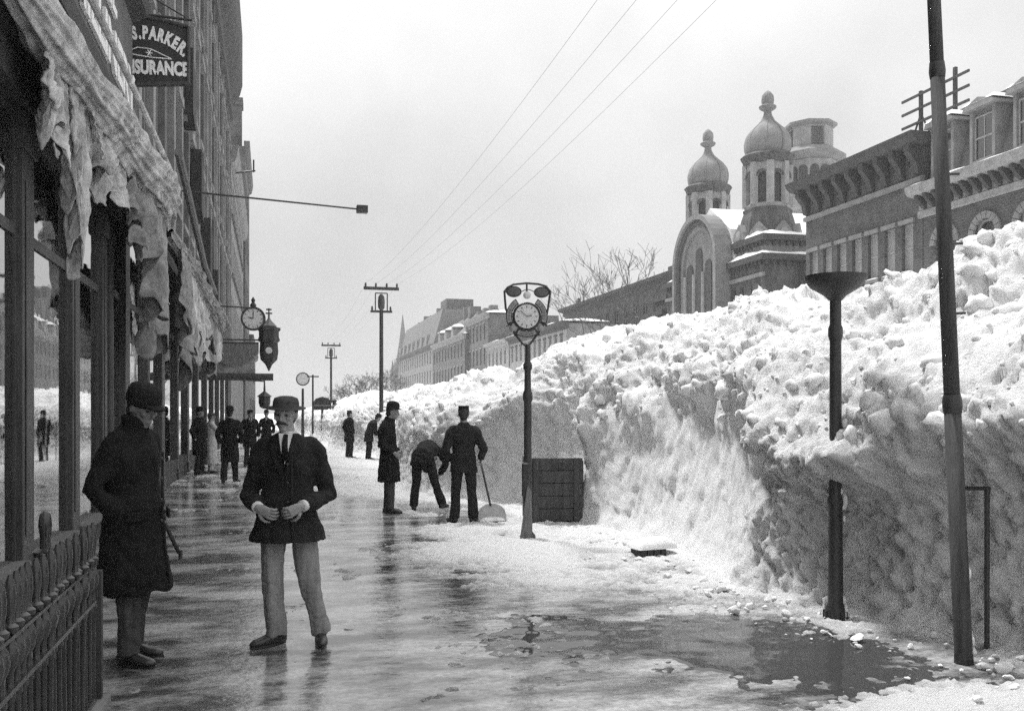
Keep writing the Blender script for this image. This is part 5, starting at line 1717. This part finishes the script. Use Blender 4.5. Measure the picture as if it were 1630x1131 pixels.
def person(label, loc, face, sp):
    """sp: pose and dress; local figure faces -y, its left is +x. Scaled to sp['h'] (1.75 base)."""
    root = thing('person', label, 'person', (loc[0], loc[1], loc[2] if len(loc) > 2 else 0), face, sp.get('group'))
    S = sp.get('h', 1.75) / 1.75
    V = Vector
    vox = sp.get('vox', 0.011)
    hip = V(sp.get('hip', (0, 0, 0.93)))
    chest = V(sp.get('chest', (0, 0, 1.30)))
    neck = V(sp.get('neck', (0, 0.01, 1.475)))
    headc = V(sp.get('head', (0, -0.015, 1.625)))
    lat = V(sp.get('lat', (1, 0, 0)))
    kn = [V(q) for q in sp.get('knees', [(-0.10, -0.02, 0.50), (0.10, -0.02, 0.50)])]
    an = [V(q) for q in sp.get('ankles', [(-0.12, 0.02, 0.08), (0.12, 0.02, 0.08)])]
    toe = [V(q) for q in sp.get('toes', [(-0.35, -1, 0), (0.35, -1, 0)])]
    up = (neck - chest).normalized()
    sh = [chest + up * 0.10 - lat * 0.165, chest + up * 0.10 + lat * 0.165]
    el = [V(q) for q in sp.get('elbows', [(-0.27, 0.06, 1.13), (0.27, 0.06, 1.13)])]
    wr = [V(q) for q in sp.get('wrists', [(-0.25, -0.04, 0.90), (0.25, -0.04, 0.90)])]
    hips = [hip - lat * 0.09, hip + lat * 0.09]
    # --- body
    b = MB()
    b.tube([hip - up * .05, hip.lerp(chest, .5), chest, chest + up * .10, neck], [.14, .125, .155, .13, .055], 14, lat=lat, ry=[.10, .09, .105, .085, .055])
    b.tube([neck - up * .05, neck + (headc - neck) * .5], [.055, .052], 12)
    for i in (0, 1):
        b.tube([hips[i], kn[i], an[i]], [.075, .05, .036], 10)
        b.tube([sh[i], el[i], wr[i]], [.05, .038, .027], 10)
    HM = Matrix.Translation(headc) @ Matrix.Rotation(sp.get('yaw', 0), 4, 'Z') @ Matrix.Rotation(sp.get('pitch', 0), 4, 'X') @ Matrix.Rotation(sp.get('roll', 0), 4, 'Y')
    hd = MB()
    hd.ball((0, 0.012, 0.02), (0.074, 0.094, 0.102), 18, 14)
    hd.ball((0, -0.022, -0.045), (0.055, 0.066, 0.072), 16, 12)
    hd.ball((0, -0.058, -0.098), (0.028, 0.024, 0.020), 10, 8)          # chin
    hd.ball((0, -0.074, 0.022), (0.050, 0.020, 0.012), 12, 8)           # brow
    hd.tube([(0, -0.080, 0.012), (0, -0.097, -0.012), (0, -0.106, -0.030), (0, -0.088, -0.040)], [0.009, 0.011, 0.0135, 0.010], 8)
    for sx_ in (-1, 1):
        hd.ball((sx_ * 0.042, -0.066, -0.02), (0.022, 0.02, 0.02), 8, 6)   # cheek
        hd.ball((sx_ * 0.076, 0.012, -0.008), (0.010, 0.019, 0.030), 8, 8)  # ear
    hd.ball((0, -0.085, -0.066), (0.024, 0.010, 0.006), 8, 6)
    hd.ball((0, -0.082, -0.078), (0.021, 0.010, 0.007), 8, 6)
    hd.xf(HM)
    b.add(hd.v, hd.f)
    fing = MB()
    hands = sp.get('hands', [None, None])
    for i in (0, 1):
        h = hands[i]
        if h is None:
            continue
        pa, fi = hand_parts(wr[i], h['fd'], h['pn'], h['side'], h.get('curl', .6), 1.08)
        b.add(pa.v, pa.f)
        fing.add(fi.v, fi.f)
    me = remesh(b, min(vox, 0.0075), 3)
    bm = bmesh.new()
    bm.from_mesh(me)
    if fing.v:
        vs = [bm.verts.new(p) for p in fing.v]
        for f in fing.f:
            bm.faces.new([vs[q] for q in f])
        bmesh.ops.recalc_face_normals(bm, faces=bm.faces)
    bm.to_mesh(me)
    bm.free()
    me.polygons.foreach_set('use_smooth', np.ones(len(me.polygons), dtype=bool))
    me.materials.append(MAT[sp.get('skin', 'skin')])
    put('body', me, root)
    for sx_ in (-1, 1):
        MB().ball((sx_ * 0.031, -0.077, 0.002), (0.0125, 0.008, 0.0075), 8, 6).xf(HM).build('eye', 'eye', root, smooth='all')
    # --- hair, whiskers
    hm = sp.get('hair', 'hair')
    hr = MB()
    hr.ball((0, 0.028, 0.028), (0.081, 0.090, 0.098), 18, 12)
    hr.ball((0, 0.055, -0.03), (0.062, 0.055, 0.06), 14, 10)
    hr.xf(HM).build('hair', hm, root, smooth='all')
    if sp.get('beard'):
        bd_ = MB()
        bd_.ball((0, -0.064, -0.098), (0.045, 0.040, 0.050), 14, 10)
        bd_.ball((-0.045, -0.03, -0.07), (0.026, 0.035, 0.045), 10, 8).ball((0.045, -0.03, -0.07), (0.026, 0.035, 0.045), 10, 8)
        bd_.xf(HM).build('beard', hm, root, smooth='all')
    if sp.get('moustache'):
        mm_ = MB().tube([(-0.045, -0.078, -0.066), (-0.02, -0.095, -0.053), (0, -0.099, -0.050), (0.02, -0.095, -0.053), (0.045, -0.078, -0.066)], [0.004, 0.010, 0.010, 0.010, 0.004], 8)
        mm_.xf(HM).build('moustache', hm, root, smooth='all')
    # --- hat
    hat = sp.get('hat', 'bowler')
    hatm = sp.get('hatmat', 'felt')
    H = MB()
    if hat == 'bowler':
        H.lathe([(0.082, 0.045), (0.125, 0.050), (0.132, 0.060), (0.126, 0.062), (0.095, 0.055), (0.094, 0.10), (0.088, 0.135), (0.06, 0.165), (0.01, 0.175)], 22, (0, 0.01, 0), sx=0.92, sy=1.12)
    elif hat == 'soft':
        H.lathe([(0.082, 0.045), (0.120, 0.046), (0.145, 0.040), (0.143, 0.046), (0.095, 0.052), (0.094, 0.085), (0.084, 0.112), (0.05, 0.124), (0.01, 0.112)], 22, (0, 0.01, 0), sx=0.95, sy=1.1)
    elif hat == 'kepi':
        H.lathe([(0.088, 0.03), (0.090, 0.04), (0.084, 0.11), (0.086, 0.128), (0.078, 0.134), (0.01, 0.132)], 22, (0, 0.01, 0), sx=0.95, sy=1.08)
        H.ball((0, -0.10, 0.035), (0.06, 0.04, 0.008), 12, 6)
    elif hat == 'fur':
        H.lathe([(0.090, 0.015), (0.102, 0.03), (0.106, 0.06), (0.104, 0.10), (0.092, 0.135), (0.055, 0.155), (0.01, 0.158)], 22, (0, 0.012, 0), sx=0.96, sy=1.08)
        H.ball((0, -0.105, 0.035), (0.072, 0.055, 0.016), 14, 8)
    H.xf(HM).build('hat', hatm, root, smooth='all')
    # --- trousers
    t = MB()
    t.tube([hip + up * .08, hip, hip - up * .10], [.155, .165, .15], 16, lat=lat, ry=[.115, .125, .12])
    for i in (0, 1):
        mid = kn[i].lerp(an[i], .5)
        t.tube([hips[i] - V((0, 0, .0)), hips[i].lerp(kn[i], .5), kn[i], mid, an[i] + V((0, 0, -.015))], [.098, .090, .076, .070, .072], 14)
    tm = cloth_finish(remesh(t, vox, 3), sp.get('tmat', 'trouser'), 0.007, 8, 0.020, loc[0] * 3, 0.8)
    put('trousers', tm, root)
    # --- shoes
    for i in (0, 1):
        td = toe[i].copy()
        td.z = 0
        td.normalize()
        lt_ = V((-td.y, td.x, 0))
        a = an[i]
        base = V((a.x, a.y, a.z - 0.08))
        sh_ = MB()
        sh_.tube([base - td * .075 + V((0, 0, .035)), base - td * .04 + V((0, 0, .042)), base + td * .03 + V((0, 0, .048)), base + td * .11 + V((0, 0, .036)), base + td * .17 + V((0, 0, .030)), base + td * .205 + V((0, 0, .026))], [.026, .036, .040, .046, .042, .018], 14, lat=lt_, ry=[.030, .040, .047, .034, .027, .014])
        sh_.tube([base + V((0, 0, .05)), a + V((0, 0, .07))], [.046, .044], 12)
        sm = remesh(sh_, 0.008, 2)
        sm.polygons.foreach_set('use_smooth', np.ones(len(sm.polygons), dtype=bool))
        sm.materials.append(MAT['leather'])
        s_ = put('shoe', sm, root)
        sole = MB()
        outline = []
        for q in range(20):
            ang = 2 * math.pi * q / 20
            l_ = math.cos(ang)
            ww = 0.040 if l_ > -0.3 else 0.033
            p = base + td * (0.065 + l_ * 0.145) + lt_ * (math.sin(ang) * ww)
            outline.append((p.x, p.y))
        nq = len(outline)
        sole.add([(x, y, base.z) for x, y in outline] + [(x, y, base.z + .016) for x, y in outline], [tuple(range(nq))[::-1], tuple(range(nq, 2 * nq))] + [(q, (q + 1) % nq, (q + 1) % nq + nq, q + nq) for q in range(nq)])
        sole.build('sole', 'leather', s_)
    # --- coat
    c = MB()
    k = sp.get('girth', 1.0)
    c.tube([hip + up * .02, hip.lerp(chest, .45), chest, chest + up * .09, chest + up * .145, neck + up * .015], [.180 * k, .168 * k, .200 * k, .185, .135, .075], 20, lat=lat, ry=[.145 * k, .135 * k, .150 * k, .125, .10, .075])
    cl = sp.get('hem', 0.78)
    flare = sp.get('flare', 0.03)
    hd_ = V(sp.get('skirt', (0, 0, -1))).normalized()
    ln = hip.z - cl
    c.tube([hip + up * .08, hip, hip + hd_ * ln * .5, hip + hd_ * ln], [.18 * k, .188 * k, .188 * k + flare * .6, .19 * k + flare], 20, lat=lat, ry=[.14 * k, .148 * k, .15 * k + flare * .5, .15 * k + flare])
    for i in (0, 1):
        w2 = el[i].lerp(wr[i], .90)
        inn = sh[i] + up * .015 + lat * (.07 if i == 0 else -.07)
        out_ = sh[i] + (el[i] - sh[i]) * .14 + lat * (-.012 if i == 0 else .012)
        c.tube([inn, sh[i], out_, sh[i].lerp(el[i], .55), el[i], el[i].lerp(wr[i], .5), w2], [.055, .068, .074, .070, .066, .060, .054], 16)
    # collar
    c.tube([neck - up * .03, neck + up * sp.get('collar', .03)], [.088, .082], 14, lat=lat, ry=[.088, .084])
    cm = cloth_finish(remesh(c, vox, 9), sp.get('cmat', 'coat'), 0.011, 6, 0.020, loc[1], hip.z)
    put('coat', cm, root)
    if sp.get('detail'):
        zf = chest.z - .04
        MB().tube([(0.045, -.150 * k - .012, chest.z + .02), (0.05, -.150 * k - .008, hip.z + .02), (0.055, -.155 * k - flare * .5, (hip.z + cl) / 2), (0.06, -.152 * k - flare, cl + .01)], [.010, .011, .011, .011], 8, lat=(1, 0, 0), ry=.006).build('coat_edge', sp.get('cmat', 'coat'), root, smooth='all')
        for s_ in (-1, 1):
            MB().box(-.075, .075, -.008, .008, -.03, .03).xf(Matrix.Translation((s_ * .135 * k, -.112 * k - .022, hip.z + .0)) @ Matrix.Rotation(s_ * R(38), 4, 'Z')).build('pocket_flap', sp.get('cmat', 'coat'), root, bevel=.004)
    if sp.get('cuffs'):
        for i in (0, 1):
            d_ = (wr[i] - el[i]).normalized()
            MB().tube([wr[i] - d_ * .045, wr[i] - d_ * .01], [.040, .042], 14).build('shirt_cuff', 'linen', root, smooth='all')
    if sp.get('shirt'):
        fy = V((0, -1, 0))
        m_ = MB()
        z_t, z_b = neck.z + .015, chest.z - .02
        m_.add([(-.055, -.10, z_t), (.055, -.10, z_t), (.03, -.172, (z_t + z_b) / 2), (0, -.175, z_b), (-.03, -.172, (z_t + z_b) / 2),
                (-.055, -.05, z_t), (.055, -.05, z_t), (.03, -.10, (z_t + z_b) / 2), (0, -.10, z_b), (-.03, -.10, (z_t + z_b) / 2)],
               [(0, 1, 2, 3, 4), (9, 8, 7, 6, 5), (0, 5, 6, 1), (1, 6, 7, 2), (2, 7, 8, 3), (3, 8, 9, 4), (4, 9, 5, 0)])
        m_.build('shirt_front', 'linen', root)
        MB().lathe([(.066, -.03), (.066, .025), (.060, .028), (.060, -.03)], 16, tuple(neck), sy=1.05, ring=True).build('shirt_collar', 'linen', root, smooth=True)
        MB().tube([(0, -.115, z_t - .01), (0, -.178, z_t - .07), (0.005, -.184, z_b + .02)], [.016, .020, .022], 8, lat=(1, 0, 0), ry=.008).build('necktie', 'coat', root, smooth='all')
        for s_ in (-1, 1):
            MB().add([(s_ * .075, -.075, z_t), (s_ * .105, -.135, z_t - .10), (s_ * .055, -.178, z_b - .02), (s_ * .012, -.190, z_b - .10), (s_ * .035, -.184, z_t - .10), (s_ * .055, -.12, z_t)],
                     [(0, 1, 2, 3, 4, 5)]).build('lapel', sp.get('cmat', 'coat'), root).modifiers.new('t', 'SOLIDIFY').thickness = 0.012
    if sp.get('buttons'):
        for q in range(4):
            zb_ = chest.z - 0.02 - q * 0.13
            ry_ = 0.160 * k
            MB().ball((0.02, -ry_ - .012, zb_), (.012, .006, .012), 8, 6).build('button', 'leather', root, smooth='all')
    root.scale = (S, S, S)
    return root

# facing: local -y is forward; rotz turns it
def at(px, py):
    return ground(px, py)

# the man facing us with his hands at his waist
X, Y = 0.12, 6.78
p1 = person('moustached man in dark jacket and pale trousers, hands clasped at his waist', (X, Y), R(-8), dict(
    h=1.74, vox=0.0085, hip=(0.0, 0.0, 0.94), chest=(0.0, 0.02, 1.29), neck=(0.0, 0.01, 1.465), head=(-0.015, -0.02, 1.612), yaw=R(-10), pitch=R(6), roll=R(3),
    knees=[(-0.10, -0.05, 0.50), (0.145, -0.02, 0.50)], ankles=[(-0.075, -0.03, 0.085), (0.225, 0.0, 0.085)], toes=[(-0.9, -0.75, 0), (0.15, -1, 0)],
    elbows=[(-0.275, 0.06, 1.03), (0.275, 0.05, 1.04)], wrists=[(-0.17, -0.215, 0.975), (0.12, -0.245, 0.985)],
    hands=[dict(fd=(0.75, -0.25, -0.35), pn=(0.25, 0.95, 0.1), side=1, curl=.75), dict(fd=(-0.75, -0.25, -0.35), pn=(-0.25, 0.95, 0.1), side=-1, curl=.75)],
    hat='soft', hatmat='felt_grey', moustache=True, shirt=True, cuffs=True, cmat='jacket', tmat='trouser_pale', hem=0.73, flare=0.06, girth=1.07, buttons=True, collar=0.0, detail=True))

# the man in the long black overcoat beside the railing
p2 = person('man in a long black overcoat and peaked fur cap beside the iron railing', (-0.86, 6.55), R(62), dict(
    h=1.80, vox=0.0095, hip=(0, 0.0, 0.93), chest=(0, 0.03, 1.30), neck=(0, -0.005, 1.475), head=(0.0, -0.065, 1.60), pitch=R(20), yaw=R(-12),
    knees=[(-0.09, -0.02, 0.50), (0.08, 0.02, 0.50)], ankles=[(-0.10, -0.03, 0.08), (0.09, 0.08, 0.08)], toes=[(-0.1, -1, 0), (0.25, -1, 0)],
    elbows=[(-0.285, 0.09, 1.10), (0.29, 0.10, 1.12)], wrists=[(-0.15, -0.04, 0.91), (0.25, 0.0, 0.93)],
    hands=[None, dict(fd=(-0.1, -0.5, -0.8), pn=(-.9, 0, .2), side=1, curl=.95)],
    hat='fur', hair='hair', moustache=False, cmat='coat', tmat='trouser_mid', hem=0.45, flare=0.045, girth=1.10, collar=0.07, buttons=True, skin='skin_shaded', detail=True))
# his walking stick
cn_ = thing('walking_stick', 'dark walking stick held by the man in the long black overcoat', 'walking stick', (-0.73, 6.76, 0.0))
MB().tube([(0.13, 0.0, 0.66), (0.07, 0.0, 0.80), (-0.02, 0.0, 1.0)], [0.013, 0.014, 0.014], 8).build('stick', 'darkwood', cn_, smooth='all')
MB().lathe([(0.014, 0), (0.013, 0.06)], 8).build('ferrule', 'iron', cn_, (0.14, 0, 0.62))

# the man in the long overcoat watching
X, Y = at(620, 816)
p3 = person('man in a long dark overcoat watching the digging beside the thin pole', (X, Y), R(72), dict(
    h=1.77, vox=0.012, hip=(0, 0.01, 0.93), chest=(0, 0.05, 1.29), neck=(0, 0.0, 1.46), head=(0, -0.055, 1.60), pitch=R(8),
    knees=[(-0.07, -0.03, 0.50), (0.08, 0.02, 0.50)], ankles=[(-0.08, -0.02, 0.08), (0.09, 0.05, 0.08)], toes=[(-0.1, -1, 0), (0.15, -1, 0)],
    elbows=[(-0.26, 0.08, 1.08), (0.26, 0.08, 1.08)], wrists=[(-0.18, -0.12, 0.95), (0.18, -0.12, 0.95)],
    hands=[dict(fd=(0.5, -0.6, -0.5), pn=(.8, .4, .1), side=-1, curl=.7), dict(fd=(-0.5, -0.6, -0.5), pn=(-.8, .4, .1), side=1, curl=.7)],
    hat='bowler', cmat='coat', tmat='trouser_mid', hem=0.50, flare=0.035, girth=0.98, collar=0.05))

# the shoveller with his back to us
X, Y = at(738, 831)
p4 = person('man in a short dark jacket and flat cap holding a wide snow scoop', (X, Y), R(180 - 10), dict(
    h=1.70, vox=0.012, knees=[(-0.12, -0.02, 0.50), (0.11, -0.01, 0.50)], ankles=[(-0.15, 0.02, 0.08), (0.145, 0.0, 0.08)], toes=[(-0.7, -0.7, 0), (0.5, -0.9, 0)],
    elbows=[(-0.30, 0.08, 1.10), (0.28, 0.08, 1.10)], wrists=[(-0.27, -0.14, 0.95), (0.20, -0.13, 0.93)],
    hands=[dict(fd=(0.1, -0.6, -0.7), pn=(.9, 0, 0), side=-1, curl=.95), dict(fd=(-0.4, -0.7, -0.4), pn=(-.9, 0, 0), side=1, curl=.8)],
    hat='kepi', cmat='jacket', tmat='trouser', hem=0.76, flare=0.02, girth=1.0, collar=0.035))
# his shovel: wide wooden scoop
hx, hy = sx(766, 13.85), 13.85
bx2, by2 = sx(780, 13.5), 13.35
sv = thing('snow_shovel', 'long-handled wide pale snow scoop resting by the man in the flat cap', 'shovel', (bx2, by2, 0.03))
MB().tube([(hx - bx2 - 0.05, hy - by2, 1.02), (-0.02, 0.03, 0.22)], 0.016, 8).build('handle', 'darkwood', sv, smooth='all')
sc2 = MB()
bl = []
for a in range(0, 181, 12):
    bl.append((0.21 * math.cos(R(a)), 0.26 * (math.sin(R(a)) ** 0.6 if a not in (0, 180) else 0)))
sc2.prism(bl, -0.02, 0.02)
sc2.xf(Matrix.Rotation(R(-14), 4, 'X'))
sc2.build('blade', 'palewood', sv, bevel=0.004)
snow_cap(sv, -0.19, 0.19, -0.07, 0.06, 0.005, 0.05, 7, 12, 6, 0.0)

# the bent man digging
X, Y = at(667, 812)
p5 = person('man bent double digging into the snow bank', (X + 0.1, Y + .1), R(180 - 25), dict(
    h=1.72, vox=0.012, hip=(0, 0.10, 0.92), chest=(0.0, -0.26, 1.02), neck=(0.0, -0.43, 0.96), head=(0.0, -0.56, 0.90), pitch=R(60),
    knees=[(-0.17, -0.02, 0.50), (0.13, 0.02, 0.48)], ankles=[(-0.28, -0.12, 0.10), (0.16, 0.08, 0.08)], toes=[(-0.3, -1, 0), (0.2, -1, 0)],
    elbows=[(-0.26, -0.50, 0.75), (0.26, -0.48, 0.75)], wrists=[(-0.08, -0.66, 0.55), (0.10, -0.64, 0.60)],
    hands=[dict(fd=(0.3, -0.5, -0.7), pn=(.9, 0, 0), side=-1, curl=.95), dict(fd=(-0.3, -0.5, -0.7), pn=(-.9, 0, 0), side=1, curl=.95)],
    hat='kepi', cmat='coat', tmat='trouser', hem=0.74, skirt=(0, 0.25, -0.8), flare=0.015, girth=1.0, collar=0.02))

# figures farther off
def far_person(label, px, py, face, **kw):
    d = dict(vox=0.016, hem=0.55, collar=0.03)
    d.update(kw)
    X, Y = at(px, py)
    return person(label, (X + d.get('dx', 0), Y), face, d)
far_person('man in a dark overcoat walking off past the shop doors', 366, 768, R(170), h=1.72, hem=0.48, hat='bowler', knees=[(-0.09, -.1, .5), (0.09, .1, .5)], ankles=[(-.1, -.12, .08), (.1, .2, .1)])
far_person('person in a pale apron standing at a shop door', 336, 752, R(100), h=1.6, cmat='apron', tmat='apron', hem=0.25, hat='soft', hatmat='felt_grey', elbows=[(-.2, -.2, 1.2), (.2, -.2, 1.2)], wrists=[(-.15, -.45, 1.2), (.15, -.42, 1.18)], hands=[dict(fd=(0, -1, 0), pn=(0, 0, -1), side=1), dict(fd=(0, -1, 0), pn=(0, 0, -1), side=-1)])
far_person('man in a dark coat close against the shop posts', 318, 754, R(60), h=1.72, hem=0.5, hat='bowler')
far_person('man in a dark coat and soft hat among walkers by the shops', 398, 742, R(10), h=1.68, hem=0.6, hat='soft', shirt=True)
far_person('man in a dark coat and bowler strolling out from under the shop boards', 424, 728, R(-5), h=1.66, hem=0.6, hat='bowler', shirt=True)
far_person('distant man standing in the dug recess of the bank, upright', 556, 729, R(120), h=1.66, hem=0.6, hat='kepi', cmat='jacket')
far_person('distant stooping man in the dug recess of the bank', 587, 731, R(100), h=1.66, hem=0.65, hat='bowler', cmat='jacket', chest=(0, -.12, 1.24), neck=(0, -.24, 1.38), head=(0, -.34, 1.48), pitch=R(25), wrists=[(-.15, -.4, .85), (.15, -.4, .85)], elbows=[(-.25, -.18, 1.0), (.25, -.18, 1.0)])

# ================================================================== winter haze
hz = MB().box(-310, 310, -110, 760, -1.2, 29).build('haze', 'snow_clean')
stuff(hz)
tag(hz, 'thin pale winter haze filling the street', 'haze')
m = bpy.data.materials.new('haze')
m.use_nodes = True
m.node_tree.nodes.clear()
out = m.node_tree.nodes.new('ShaderNodeOutputMaterial')
pv = m.node_tree.nodes.new('ShaderNodeVolumePrincipled')
pv.inputs['Color'].default_value = (0.95, 0.95, 0.95, 1)
pv.inputs['Density'].default_value = 0.0010
m.node_tree.links.new(pv.outputs[0], out.inputs['Volume'])
hz.data.materials.clear()
hz.data.materials.append(m)
